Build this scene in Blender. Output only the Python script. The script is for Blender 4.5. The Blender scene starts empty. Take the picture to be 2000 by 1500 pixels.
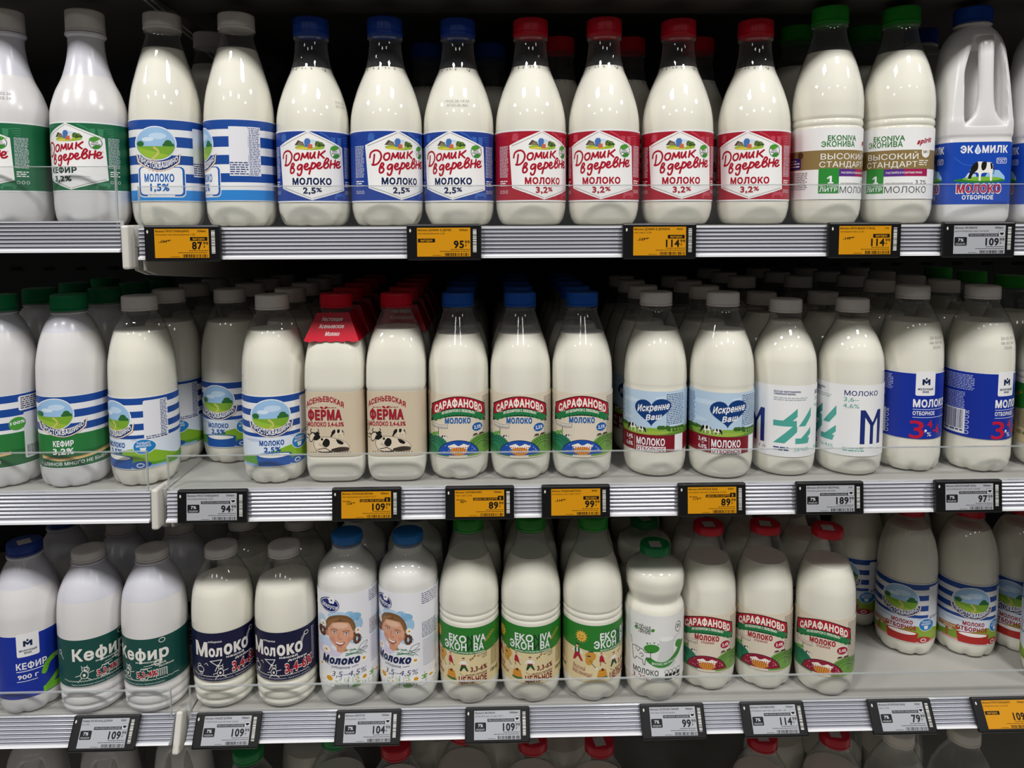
import bpy, bmesh, math, random
import numpy as np
from mathutils import Matrix, Vector
from mathutils.geometry import delaunay_2d_cdt

S = bpy.context.scene
COL = S.collection
R_ = math.radians
EYE = 1.45                                  # height of the topmost shelf plane's price tags above the floor

# ---------------------------------------------------------------- camera
cam = bpy.data.cameras.new('camera')
cam_o = bpy.data.objects.new('camera', cam)
COL.objects.link(cam_o)
rt = Vector((0.99968972, -0.02458563, -0.00400081))
up = Vector((0.00599647, 0.08164247, 0.99664364))
fw = Vector((0.02417647, 0.9963584, -0.08176456))
mw = Matrix((rt, up, -fw)).transposed().to_4x4()
mw.translation = Vector((0, -0.818444, EYE + 0.00623))
cam_o.matrix_world = mw
cam.sensor_width = 36.0
cam.lens = 36.0 * 1420 / 2000
cam.shift_y = -(750 - 542.4) / 2000
cam.clip_start = 0.02
S.camera = cam_o

# ---------------------------------------------------------------- world and lamps
w = bpy.data.worlds.new('store_air')
S.world = w
w.use_nodes = True
bg = w.node_tree.nodes['Background']
bg.inputs[0].default_value = (0.92, 0.95, 1.0, 1)
bg.inputs[1].default_value = 0.012
S.view_settings.view_transform = 'Standard'
S.view_settings.look = 'None'
S.view_settings.exposure = 0.0
S.view_settings.gamma = 1.0
S.cycles.max_bounces = 10
S.cycles.diffuse_bounces = 4
S.cycles.glossy_bounces = 4
S.cycles.transparent_max_bounces = 24
S.cycles.transmission_bounces = 4
S.cycles.use_denoising = True
S.cycles.sample_clamp_indirect = 4.0


def area(x, y, z, sx, sy, power, col=(1, 0.985, 0.96), tilt=0):
    l = bpy.data.lights.new('ceiling_lamp', 'AREA')
    l.shape = 'RECTANGLE'
    l.size = sx
    l.size_y = sy
    l.energy = power
    l.color = col
    o = bpy.data.objects.new('ceiling_lamp', l)
    o.location = (x, y, z)
    o.rotation_euler = (tilt, 0, 0)
    COL.objects.link(o)
    return o


LAMP = 40
for lx in (-2.55, -0.85, 0.85, 2.55):
    area(lx, -1.36, EYE + 1.75, 0.4, 0.42, LAMP)
for lx in (-2.55, -0.85, 0.85, 2.55):
    area(lx, -3.3, EYE + 1.75, 0.4, 0.42, LAMP * 0.14)


# ---------------------------------------------------------------- materials
def lin(h):
    h = h.lstrip('#')
    o = []
    for i in (0, 2, 4):
        c = int(h[i:i + 2], 16) / 255
        o.append(c / 12.92 if c <= 0.04045 else ((c + 0.055) / 1.055) ** 2.4)
    return (*o, 1)


MATS = {}


def principled(name, hexcol, rough=0.4, metal=0.0, spec=0.5, coat=0.0, noise=0.0, nscale=40, sss=0.0):
    if name in MATS:
        return MATS[name]
    m = bpy.data.materials.new(name)
    m.use_nodes = True
    b = m.node_tree.nodes['Principled BSDF']
    b.inputs['Base Color'].default_value = lin(hexcol)
    b.inputs['Roughness'].default_value = rough
    b.inputs['Metallic'].default_value = metal
    b.inputs['Specular IOR Level'].default_value = spec
    b.inputs['Coat Weight'].default_value = coat
    b.inputs['Coat Roughness'].default_value = 0.04
    if sss:
        b.inputs['Subsurface Weight'].default_value = sss
        b.inputs['Subsurface Radius'].default_value = (0.01, 0.008, 0.006)
        b.inputs['Subsurface Scale'].default_value = 1.0
    if noise:
        nt = m.node_tree
        tc = nt.nodes.new('ShaderNodeTexCoord')
        n = nt.nodes.new('ShaderNodeTexNoise')
        n.inputs['Scale'].default_value = nscale
        n.inputs['Detail'].default_value = 5
        mx = nt.nodes.new('ShaderNodeMixRGB')
        c = lin(hexcol)
        mx.inputs[1].default_value = tuple(max(0, v * (1 - noise)) for v in c[:3]) + (1,)
        mx.inputs[2].default_value = tuple(min(1, v * (1 + noise)) for v in c[:3]) + (1,)
        nt.links.new(tc.outputs['Object'], n.inputs['Vector'])
        nt.links.new(n.outputs['Fac'], mx.inputs[0])
        nt.links.new(mx.outputs[0], b.inputs['Base Color'])
    MATS[name] = m
    return m


def clear(name, tint=(0.97, 0.975, 0.98), ior=1.5, rough=0.03, gain=1.0, haze=0.0, hazecol=(0.8, 0.82, 0.85), rim=0.0):
    """Thin clear plastic wall: light passes straight through, the surface mirrors by Fresnel."""
    if name in MATS:
        return MATS[name]
    m = bpy.data.materials.new(name)
    m.use_nodes = True
    nt = m.node_tree
    nt.nodes.clear()
    out = nt.nodes.new('ShaderNodeOutputMaterial')
    tr = nt.nodes.new('ShaderNodeBsdfTransparent')
    tr.inputs[0].default_value = (*tint, 1)
    gl = nt.nodes.new('ShaderNodeBsdfGlossy')
    gl.inputs['Roughness'].default_value = rough
    # Schlick reflectance, the same from either side of the thin wall
    ge = nt.nodes.new('ShaderNodeNewGeometry')
    dp = nt.nodes.new('ShaderNodeVectorMath')
    dp.operation = 'DOT_PRODUCT'
    nt.links.new(ge.outputs['Incoming'], dp.inputs[0])
    nt.links.new(ge.outputs['Normal'], dp.inputs[1])

    def mnode(op, a, v=None):
        q = nt.nodes.new('ShaderNodeMath')
        q.operation = op
        nt.links.new(a, q.inputs[0])
        if v is not None:
            q.inputs[1].default_value = v
        return q.outputs[0]
    d = mnode('ABSOLUTE', dp.outputs['Value'])
    d = mnode('MULTIPLY', d, -1.0)
    d = mnode('ADD', d, 1.0)
    if rim:                                 # diffuse haze grows towards the outline, in place of bright grazing reflections
        rimf = mnode('POWER', d, 2.5)
        rimf = mnode('MULTIPLY', rimf, rim)
        rimf = mnode('ADD', rimf, haze)
    d = mnode('POWER', d, 5.0)
    f0 = ((ior - 1) / (ior + 1)) ** 2
    d = mnode('MULTIPLY', d, 1 - f0)
    f = mnode('ADD', d, f0)
    mx = nt.nodes.new('ShaderNodeMixShader')
    last = tr
    if haze:
        df = nt.nodes.new('ShaderNodeBsdfDiffuse')
        df.inputs[0].default_value = (*hazecol, 1)
        m2 = nt.nodes.new('ShaderNodeMixShader')
        m2.inputs[0].default_value = haze
        if rim:
            nt.links.new(rimf, m2.inputs[0])
        nt.links.new(tr.outputs[0], m2.inputs[1])
        nt.links.new(df.outputs[0], m2.inputs[2])
        last = m2
    if gain != 1.0:
        mt = nt.nodes.new('ShaderNodeMath')
        mt.operation = 'MULTIPLY'
        mt.use_clamp = True
        mt.inputs[1].default_value = gain
        nt.links.new(f, mt.inputs[0])
        f = mt.outputs[0]
    nt.links.new(f, mx.inputs[0])
    nt.links.new(last.outputs[0], mx.inputs[1])
    nt.links.new(gl.outputs[0], mx.inputs[2])
    nt.links.new(mx.outputs[0], out.inputs[0])
    MATS[name] = m
    return m


PET = clear('clear_pet', (0.975, 0.98, 0.985), 1.5, 0.035, 1.3, haze=0.04, hazecol=(0.7, 0.71, 0.73), rim=0.3)  # grey haze and rim stand in for reflections on necks and outlines
ACRYL = clear('clear_acrylic', (0.975, 0.98, 0.98), 1.45, 0.02, 0.8, haze=0.015)
ACRYL_EDGE = clear('acrylic_edge', (0.8, 0.82, 0.82), 1.5, 0.1, 1.0, haze=0.26, hazecol=(0.85, 0.87, 0.87))
MILK = principled('milk', 'F5F1E2', 0.5, spec=0.2)
MILK2 = principled('milk_white', 'F4F3EC', 0.5, spec=0.2)
HDPE = principled('white_plastic', 'DDDBDB', 0.25, spec=0.5)
HDPE_AIR = principled('white_plastic_unfilled', 'D3D3DC', 0.25, spec=0.5)
STEEL = principled('painted_steel', 'ADABA6', 0.45, noise=0.06, nscale=30)
DARKSTEEL = principled('dark_back_panel', '26262A', 0.6, noise=0.1, nscale=12)
SLOTBLACK = principled('slot_shade_black', '050505', 0.9)
RAILP = principled('ribbed_clear_rail', 'D6D7E0', 0.2, metal=0.2, spec=0.8, coat=0.6)
RAILG = principled('rail_groove', '8C8D98', 0.25, metal=0.3, spec=0.8)
RAILW = principled('rail_lip', 'EEEEF2', 0.3, spec=0.6)
RAILEND = principled('white_rail_end', 'D5D2CA', 0.4)
BLACK = principled('black_plastic', '0B0B0D', 0.38)
FLOORM = principled('floor_tile', '8A857C', 0.35, noise=0.05, nscale=6)


def ink(hexcol, rough=0.38, spec=0.35):
    return principled('print_' + hexcol.lstrip('#').lower(), hexcol, rough, spec=spec)


# ---------------------------------------------------------------- objects
def link(name, bm, mats, parent=None, smooth=True):
    me = bpy.data.meshes.new(name)
    if smooth:
        for f in bm.faces:
            f.smooth = True
    bm.to_mesh(me)
    bm.free()
    if smooth:
        me.set_sharp_from_angle(angle=R_(38))
    for m in (mats if isinstance(mats, (list, tuple)) else [mats]):
        me.materials.append(m)
    o = bpy.data.objects.new(name, me)
    COL.objects.link(o)
    if parent:
        o.parent = parent
    return o


def thing(name, label, cat, loc=(0, 0, 0), rz=0.0, group=None):
    o = bpy.data.objects.new(name, None)
    o.empty_display_size = 0.02
    COL.objects.link(o)
    o.location = loc
    o.rotation_euler = (0, 0, rz)
    o['label'] = label
    o['category'] = cat
    if group:
        o['group'] = group
    return o


def dup(root, loc, rz, label, group=None, skip=()):
    r = root.copy()
    COL.objects.link(r)
    r.location = loc
    r.rotation_euler = (0, 0, rz)
    r['label'] = label
    if group:
        r['group'] = group
    elif 'group' in r:
        del r['group']
    for ch in KIDS[root.name]:
        if ch.name.split('.')[0] in skip:
            continue
        c = ch.copy()
        COL.objects.link(c)
        c.parent = r
    return r


KIDS = {}


def box(bm, x0, x1, y0, y1, z0, z1, mi=0, bev=0.0):
    vs = [bm.verts.new((x, y, z)) for x in (x0, x1) for y in (y0, y1) for z in (z0, z1)]
    idx = ((0, 1, 3, 2), (4, 6, 7, 5), (0, 4, 5, 1), (2, 3, 7, 6), (0, 2, 6, 4), (1, 5, 7, 3))
    fs = [bm.faces.new([vs[i] for i in q]) for q in idx]
    for f in fs:
        f.material_index = mi
    if bev:
        es = list({e for f in fs for e in f.edges})
        r = bmesh.ops.bevel(bm, geom=es, offset=bev, segments=2, affect='EDGES', profile=0.5)
        for f in r['faces']:
            f.material_index = mi
    return fs


# ---------------------------------------------------------------- profiles
def interp(P, z):
    """Monotone cubic through (z, r) points."""
    n = len(P)
    if z <= P[0][0]:
        return P[0][1]
    if z >= P[-1][0]:
        return P[-1][1]
    i = 0
    while P[i + 1][0] < z:
        i += 1

    def sl(k):
        if k <= 0 or k >= n - 1:
            return 0.0 if k >= n - 1 else (P[1][1] - P[0][1]) / (P[1][0] - P[0][0])
        a = (P[k][1] - P[k - 1][1]) / (P[k][0] - P[k - 1][0])
        b = (P[k + 1][1] - P[k][1]) / (P[k + 1][0] - P[k][0])
        return 0.0 if a * b <= 0 else 2 * a * b / (a + b)
    h = P[i + 1][0] - P[i][0]
    t = (z - P[i][0]) / h
    m0, m1 = sl(i) * h, sl(i + 1) * h
    p0, p1 = P[i][1], P[i + 1][1]
    return (2 * t**3 - 3 * t**2 + 1) * p0 + (t**3 - 2 * t**2 + t) * m0 + (-2 * t**3 + 3 * t**2) * p1 + (t**3 - t**2) * m1


def sect(th, n):
    """Polar radius of a superellipse of half width 1; th = 0 looks at -y."""
    if n <= 2.01:
        return 1.0
    return (abs(math.sin(th)) ** n + abs(math.cos(th)) ** n) ** (-1.0 / n)


def expo(T, z):
    if not T.get('sq'):
        return 2.0
    z0, z1, n = T['sq']
    if z <= z0:
        return n
    if z >= z1:
        return 2.0
    t = (z - z0) / (z1 - z0)
    t = t * t * (3 - 2 * t)
    return n + (2.0 - n) * t


def rad(T, th, z):
    r = interp(T['prof'], z) * sect(th, expo(T, z))
    k = T.get('lobes')
    if k and z < 17:
        a = abs(math.cos(k * (th + 0.3) / 2)) ** 10
        d = (1 - z / 17) ** 1.2
        r *= 1 - 0.13 * a * d
    return r


def lathe(T, zs, inset=0.0, seg=64, cap0=True, cap1=True, matf=None):
    bm = bmesh.new()
    rings = []
    for z in zs:
        rings.append([bm.verts.new(((rad(T, 2 * math.pi * i / seg, z) - inset) * math.sin(2 * math.pi * i / seg) * .001,
                                    -(rad(T, 2 * math.pi * i / seg, z) - inset) * math.cos(2 * math.pi * i / seg) * .001,
                                    z * .001)) for i in range(seg)])
    for k in range(len(rings) - 1):
        a, b = rings[k], rings[k + 1]
        mi = matf(0.5 * (zs[k] + zs[k + 1])) if matf else 0
        for i in range(seg):
            j = (i + 1) % seg
            f = bm.faces.new((a[i], a[j], b[j], b[i]))
            f.material_index = mi
    if cap0:
        bm.faces.new(rings[0][::-1])
    if cap1:
        f = bm.faces.new(rings[-1])
        f.material_index = matf(zs[-1]) if matf else 0
    return bm


def zlist(T, z0, z1, step=4.0):
    zs = {z0, z1}
    for p in T['prof']:
        if z0 < p[0] < z1:
            zs.add(p[0])
    z = z0
    while z < z1:
        zs.add(round(z, 3))
        z += 1.5 if z < 18 else step
    zs = sorted(zs)
    out = [zs[0]]
    for z in zs[1:]:
        if z - out[-1] > 0.4:
            out.append(z)
    if out[-1] != z1:
        out.append(z1)
    return out


def cap_mesh(r, h, ribs=60, ring=True):
    """Ribbed screw cap with a tamper ring, standing on z = 0 (mm)."""
    seg = ribs * 2
    prof = []
    if ring:
        prof += [(0.0, r * 1.01, 0), (2.0, r * 1.01, 0), (2.3, r * 0.975, 0), (2.9, r * 0.975, 0), (3.2, r, 0)]
    else:
        prof += [(0.0, r, 0)]
    prof += [(4.2, r, 0.16), (h - 2.2, r * 0.992, 0.16), (h - 1.2, r * 0.985, 0), (h - 0.5, r * 0.965, 0), (h, r * 0.92, 0), (h, r * 0.5, 0)]
    bm = bmesh.new()
    rings = []
    for z, rr, k in prof:
        rings.append([bm.verts.new(((rr + (k if i % 2 else -k)) * .001 * math.sin(2 * math.pi * i / seg),
                                    -(rr + (k if i % 2 else -k)) * .001 * math.cos(2 * math.pi * i / seg), z * .001)) for i in range(seg)])
    for a, b in zip(rings, rings[1:]):
        for i in range(seg):
            j = (i + 1) % seg
            bm.faces.new((a[i], a[j], b[j], b[i]))
    bm.faces.new(rings[-1])
    bm.faces.new(rings[0][::-1])
    return bm


# ---------------------------------------------------------------- lettering and printed artwork
def winding_fill(contours):
    """Triangles (list of 3-tuples of (x, y)) of the non-zero fill of closed contours."""
    vs, es = [], []
    for c in contours:
        b = len(vs)
        n = len(c)
        vs += [Vector(p) for p in c]
        es += [(b + i, b + (i + 1) % n) for i in range(n)]
    if len(vs) < 3:
        return []
    v, e, f, *_ = delaunay_2d_cdt(vs, es, [], 0, 1e-6)
    if not f:
        return []
    tri = []
    for q in f:
        for k in range(1, len(q) - 1):
            tri.append((q[0], q[k], q[k + 1]))
    V = np.array([(p.x, p.y) for p in v])
    T = np.array(tri)
    C = V[T].mean(axis=1)
    wn = np.zeros(len(T), int)
    for c in contours:
        A = np.array(c)
        B = np.roll(A, -1, axis=0)
        for (ax, ay), (bx, by) in zip(A, B):
            cr = (bx - ax) * (C[:, 1] - ay) - (by - ay) * (C[:, 0] - ax)
            wn += ((ay <= C[:, 1]) & (by > C[:, 1]) & (cr > 0)).astype(int)
            wn -= ((ay > C[:, 1]) & (by <= C[:, 1]) & (cr < 0)).astype(int)
    return [tuple(map(tuple, V[t])) for t, k in zip(T, wn) if k != 0]


GLY = {}
FC = bpy.data.curves.new('lettering', 'FONT')
FC.fill_mode = 'NONE'
FC.resolution_u = 3
FC.size = 1.0
FO = bpy.data.objects.new('lettering', FC)


def outlines(s):
    FC.body = s
    COL.objects.link(FO)
    dg = bpy.context.evaluated_depsgraph_get()
    ev = FO.evaluated_get(dg)
    me = ev.to_mesh()
    co = [tuple(v.co[:2]) for v in me.vertices]
    adj = {}
    for e in me.edges:
        a, b = e.vertices
        adj.setdefault(a, []).append(b)
        adj.setdefault(b, []).append(a)
    seen, loops = set(), []
    for a in range(len(co)):
        if a in seen or a not in adj:
            continue
        lp, prev, cur = [a], None, a
        seen.add(a)
        nx = sorted(adj[a])[0]              # keeps the spline's own direction
        while True:
            if nx == a or nx in seen:
                break
            lp.append(nx)
            seen.add(nx)
            prev, cur = cur, nx
            q = [x for x in adj[cur] if x != prev]
            if not q:
                break
            nx = q[0]
        if len(lp) > 2:
            loops.append([co[i] for i in lp])
    ev.to_mesh_clear()
    COL.objects.unlink(FO)
    return loops


def left_of(loops):
    return max(min(p[0] for p in l) for l in loops)


ADV_I = None


def sarea(c):
    return 0.5 * sum(c[i][0] * c[(i + 1) % len(c)][1] - c[(i + 1) % len(c)][0] * c[i][1] for i in range(len(c)))


def embolden(loops, d):
    if not d:
        return loops
    big = max(loops, key=lambda c: abs(sarea(c)))
    sg = 1 if sarea(big) > 0 else -1
    out = []
    for c in loops:
        n = len(c)
        q = []
        for i in range(n):
            ax, ay = c[i - 1]
            bx, by = c[i]
            cx, cy = c[(i + 1) % n]
            d1 = Vector((bx - ax, by - ay))
            d2 = Vector((cx - bx, cy - by))
            if d1.length < 1e-7 or d2.length < 1e-7:
                continue
            d1.normalize()
            d2.normalize()
            n1 = Vector((d1.y, -d1.x)) * sg
            n2 = Vector((d2.y, -d2.x)) * sg
            m = n1 + n2
            if m.length < 0.3:
                m = n1
                k = 1
            else:
                m.normalize()
                k = min(1 / max(m.dot(n1), 0.5), 1.8)
            q.append((bx + m.x * d * k, by + m.y * d * k))
        out.append(q)
    return out


def glyph(ch, bold):
    global ADV_I
    key = (ch, round(bold, 3))
    if key in GLY:
        return GLY[key]
    if ADV_I is None:
        l = outlines('II')
        ADV_I = left_of(l) - min(min(p[0] for p in c) for c in l)
    if ch == ' ':
        GLY[key] = ([], 0.27)
        return GLY[key]
    l0 = outlines('I' + ch + 'I')
    x0 = min(min(p[0] for p in c) for c in l0)
    adv = left_of(l0) - x0 - ADV_I
    lp = outlines(ch)
    lp = embolden(lp, bold)
    GLY[key] = (winding_fill(lp), adv + bold * 1.4)
    return GLY[key]


class Art:
    """Flat print, drawn in picture units (x right, y down) round an axis ax; s is mm per unit; wraps on a body."""

    def __init__(a, R, ax, ybot, s, wrap=True):
        a.R, a.ax, a.yb, a.s, a.wrap = R, ax, ybot, s, wrap
        a.du = 0.0
        a.dv = 0.0
        a.tris = []
        a.mats = []
        a.mi = {}

    def X(a, x):
        q = (x - a.ax) * a.s
        if a.wrap:
            t = max(-1, min(1, q / a.R))
            q = a.R * math.asin(t * 0.985)
        return q + a.du

    def Y(a, y):
        return (a.yb - y) * a.s + a.dv

    def m(a, col):
        if col not in a.mi:
            a.mi[col] = len(a.mats)
            a.mats.append(ink(col) if isinstance(col, str) else col)
        return a.mi[col]

    def add(a, tris, col, L):
        k = a.m(col)
        a.tris += [(t, k, L) for t in tris]

    # -- raw mm drawing
    def fill(a, contours, col, L):
        a.add(winding_fill(contours), col, L)

    def poly(a, pts, col, L=1):
        a.fill([[(a.X(x), a.Y(y)) for x, y in pts]], col, L)

    def blob(a, pts, col, L=1):
        a.poly(crom(list(pts) + [pts[0]], 5)[:-1], col, L)

    def rect(a, x0, y0, x1, y1, col, L=1):
        u0, u1, v0, v1 = a.X(x0), a.X(x1), a.Y(y0), a.Y(y1)
        a.add([((u0, v0), (u1, v0), (u1, v1)), ((u0, v0), (u1, v1), (u0, v1))], col, L)

    def band(a, y0, y1, col, L=1):
        """All round the body."""
        u = math.pi * a.R * a.peri
        v0, v1 = a.Y(y0), a.Y(y1)
        a.add([((-u, v0), (u, v0), (u, v1)), ((-u, v0), (u, v1), (-u, v1))], col, L)
    peri = 1.0

    def rrect(a, x0, y0, x1, y1, r, col, L=1):
        p = []
        for cx, cy, t0 in ((x1 - r, y0 + r, -90), (x1 - r, y1 - r, 0), (x0 + r, y1 - r, 90), (x0 + r, y0 + r, 180)):
            for k in range(5):
                t = R_(t0 + 22.5 * k)
                p.append((cx + r * math.cos(t), cy + r * math.sin(t)))
        a.poly(p, col, L)

    def ell(a, cx, cy, rx, ry, col, L=1, n=36, t0=0, t1=360, rot=0):
        c, s = math.cos(R_(rot)), math.sin(R_(rot))
        p = []
        for k in range(n + (0 if t1 - t0 == 360 else 1)):
            t = R_(t0 + (t1 - t0) * k / n)
            x, y = rx * math.cos(t), ry * math.sin(t)
            p.append((cx + x * c - y * s, cy + x * s + y * c))
        a.poly(p, col, L)

    def ring(a, cx, cy, rx, ry, wd, col, L=1, n=40):
        a.line([(cx + rx * math.cos(2 * math.pi * k / n), cy + ry * math.sin(2 * math.pi * k / n)) for k in range(n + 1)], wd, col, L)

    def line(a, pts, wd, col, L=1, smooth=False, caps=True):
        if smooth:
            pts = crom(pts)
        q = [(a.X(x), a.Y(y)) for x, y in pts]
        h = wd * a.s / 2
        tr = []
        for (x0, y0), (x1, y1) in zip(q, q[1:]):
            dx, dy = x1 - x0, y1 - y0
            l = math.hypot(dx, dy)
            if l < 1e-6:
                continue
            nx, ny = -dy / l * h, dx / l * h
            A, B, C, D = (x0 + nx, y0 + ny), (x1 + nx, y1 + ny), (x1 - nx, y1 - ny), (x0 - nx, y0 - ny)
            tr += [(A, B, C), (A, C, D)]
        if caps and h > 0.12:
            for x, y in q:
                ps = [(x + h * math.cos(R_(60 * k)), y + h * math.sin(R_(60 * k))) for k in range(6)]
                tr += [(ps[0], ps[k], ps[k + 1]) for k in range(1, 5)]
        a.add(tr, col, L)

    def text(a, s, x0, x1, ybase, ycap, col, L=3, bold=0.02, shear=0.0, sag=0.0, rise=0.0, slope=0.0, deg=None):
        """Set s between x0 and x1, capitals from ybase up to ycap. sag bends the ends down (+) or up (-); slope lifts the right end; rise scales the middle."""
        pen, gl = 0.0, []
        for ch in s:
            t, ad = glyph(ch, bold)
            gl.append((t, pen))
            pen += ad
        allx = [p[0] + o for t, o in gl for tr in t for p in tr]
        if not allx:
            return
        m0, m1 = min(allx), max(allx)
        u0, u1 = a.X(x0), a.X(x1)
        if deg:
            u0, u1 = a.R * R_(deg[0]) + a.du, a.R * R_(deg[1]) + a.du
        v0 = a.Y(ybase)
        k = (ybase - ycap) * a.s / 0.727
        sx = (u1 - u0) / (m1 - m0)
        hw = (u1 - u0) / 2
        uc = (u0 + u1) / 2
        out = []
        sg = sag * a.s
        sl = slope * a.s
        rs = rise

        def M(p, o):
            x = u0 + (p[0] + o - m0) * sx + shear * p[1] * k
            f = (x - uc) / hw
            return (x, v0 + p[1] * k * (1 + rs * (1 - f * f)) - sg * f * f + sl * f)
        for t, o in gl:
            for tr in t:
                out.append(tuple(M(p, o) for p in tr))
        if sag or rise:
            out = split_long(out, 3.0)
        a.add(out, col, L)

    def arch(a, x0, x1, y0, y1, sag, col, L=1, n=14, notch=0, grow=0.0):
        """Banner between y0 (top) and y1 (bottom) whose ends drop by sag; notch tucks the ends in."""
        xm, hw = (x0 + x1) / 2, (x1 - x0) / 2
        tp, bt = [], []
        for k in range(n + 1):
            f = -1 + 2 * k / n
            tp.append((xm + f * hw, y0 + sag * f * f - grow * (1 - f * f)))
            bt.append((xm + f * (hw - notch), y1 + sag * f * f))
        a.poly(tp + bt[::-1], col, L)

    def fine(a, x0, x1, y0, y1, n, col, L=3, seed=1, fill=0.5, ragged=0.0):
        """Rows of print too small to read: word-length bars."""
        rnd = random.Random(seed)
        if n > 3:
            n = int(n * 1.7)
        h = (y1 - y0) / n
        fill = min(fill, .5)
        for i in range(n):
            y = y0 + i * h
            x = x0
            xe = x1 - (x1 - x0) * ragged * rnd.random()
            while x < xe - h * 0.8:
                wl = min(rnd.uniform(1.0, 4) * h * 0.62, xe - x)
                a.rect(x, y, x + wl, y + h * fill, col, L)
                x += wl + h * 0.4

    def bars(a, x0, x1, y0, y1, col, L=3, seed=2, n=30):
        rnd = random.Random(seed)
        ws = [rnd.choice((1, 1, 2, 3)) for _ in range(2 * n)]
        k = (x1 - x0) / sum(ws)
        x = x0
        for i, q in enumerate(ws):
            if i % 2 == 0:
                a.rect(x, y0, x + q * k, y1, col, L)
            x += q * k


def crom(P, n=6):
    out = []
    m = len(P)
    for i in range(m - 1):
        p0, p1, p2, p3 = P[max(i - 1, 0)], P[i], P[i + 1], P[min(i + 2, m - 1)]
        for k in range(n):
            t = k / n
            out.append(tuple(0.5 * (2 * p1[j] + (p2[j] - p0[j]) * t + (2 * p0[j] - 5 * p1[j] + 4 * p2[j] - p3[j]) * t * t
                                    + (3 * p1[j] - p0[j] - 3 * p2[j] + p3[j]) * t**3) for j in (0, 1)))
    out.append(P[-1])
    return out


def split_long(tris, L):
    out = []
    st = list(tris)
    while st:
        t = st.pop()
        d = [math.dist(t[i], t[(i + 1) % 3]) for i in range(3)]
        k = max(range(3), key=lambda i: d[i])
        if d[k] > L * 2.2:
            a, b, c = t[k], t[(k + 1) % 3], t[(k + 2) % 3]
            m = ((a[0] + b[0]) / 2, (a[1] + b[1]) / 2)
            st += [(a, m, c), (m, b, c)]
        else:
            out.append(t)
    return out


GRID = 2.4


def slice_u(poly, g):
    xs = [p[0] for p in poly]
    a, b = math.floor(min(xs) / g + 1e-6), math.ceil(max(xs) / g - 1e-6)
    if b - a <= 1:
        return [poly]
    out = []
    for k in range(a, b):
        lo, hi = k * g, (k + 1) * g
        p = clip(clip(poly, lo, 1), hi, -1)
        if len(p) > 2:
            out.append(p)
    return out


def clip(p, x, sg):
    out = []
    n = len(p)
    for i in range(n):
        a, b = p[i], p[(i + 1) % n]
        da, db = (a[0] - x) * sg, (b[0] - x) * sg
        if da >= 0:
            out.append(a)
        if (da > 1e-9 and db < -1e-9) or (da < -1e-9 and db > 1e-9):
            t = da / (da - db)
            out.append((x, a[1] + (b[1] - a[1]) * t))
    return out


def wrap_art(art, name, T, z0, parent, off=0.16, step=0.035):
    """Wrap the print on the body: u runs round it, v up from z0 (mm)."""
    zref = T.get('zlab', 70)
    n = 1440
    tab = [0.0]
    ths = [2 * math.pi * (i - n / 2) / n for i in range(n + 1)]
    pts = [(rad2(T, th, zref) * math.sin(th), -rad2(T, th, zref) * math.cos(th)) for th in ths]
    for p, q in zip(pts, pts[1:]):
        tab.append(tab[-1] + math.dist(p, q))
    tot = tab[-1]
    tab = np.array(tab) - tot / 2
    ths = np.array(ths)
    g = tot / round(tot / GRID)
    bm = bmesh.new()
    cache = {}
    us = {}
    for tri, k, L in art.tris:
        ar = (tri[1][0] - tri[0][0]) * (tri[2][1] - tri[0][1]) - (tri[2][0] - tri[0][0]) * (tri[1][1] - tri[0][1])
        if abs(ar) < 1e-7:
            continue
        if ar < 0:
            tri = tri[::-1]
        for p in slice_u(list(tri), g):
            vs = []
            for u, v in p:
                key = (round(u, 3), round(v, 3), L)
                vv = cache.get(key)
                if vv is None:
                    th = float(np.interp(u, tab, ths)) if abs(u) <= tot / 2 else (u / tot) * 2 * math.pi
                    z = z0 + v
                    r = (rad(T, th, z) + off + step * L) * .001
                    vv = bm.verts.new((r * math.sin(th), -r * math.cos(th), z * .001))
                    cache[key] = vv
                if vv not in vs:
                    vs.append(vv)
            if len(vs) > 2:
                try:
                    f = bm.faces.new(vs)
                    f.material_index = k
                except ValueError:
                    pass
    return link(name, bm, art.mats, parent)


def rad2(T, th, z):
    return interp(T['prof'], z) * sect(th, expo(T, z))


def flat_art(art, name, parent, y=-0.001, step=0.00004):
    """The same print on a flat face that looks along -y (mm in x and z)."""
    bm = bmesh.new()
    for tri, k, L in art.tris:
        ar = (tri[1][0] - tri[0][0]) * (tri[2][1] - tri[0][1]) - (tri[2][0] - tri[0][0]) * (tri[1][1] - tri[0][1])
        if abs(ar) < 1e-7:
            continue
        if ar < 0:
            tri = tri[::-1]
        f = bm.faces.new([bm.verts.new((u * .001, y - step * L, v * .001)) for u, v in tri])
        f.material_index = k
    return link(name, bm, art.mats, parent, smooth=False)


# ---------------------------------------------------------------- label designs
WHITE = 'EDEDF0'
NAVY = '14234F'


def new_art(T, ax, ybot, s):
    a = Art(T['R'], ax, ybot, s)
    n = 720
    zr = T.get('zlab', 70)
    P = [(rad2(T, 2 * math.pi * i / n, zr) * math.sin(2 * math.pi * i / n), -rad2(T, 2 * math.pi * i / n, zr) * math.cos(2 * math.pi * i / n)) for i in range(n)]
    a.peri = sum(math.dist(P[i], P[(i + 1) % n]) for i in range(n)) / (2 * math.pi * T['R']) * 0.9999
    return a


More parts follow.
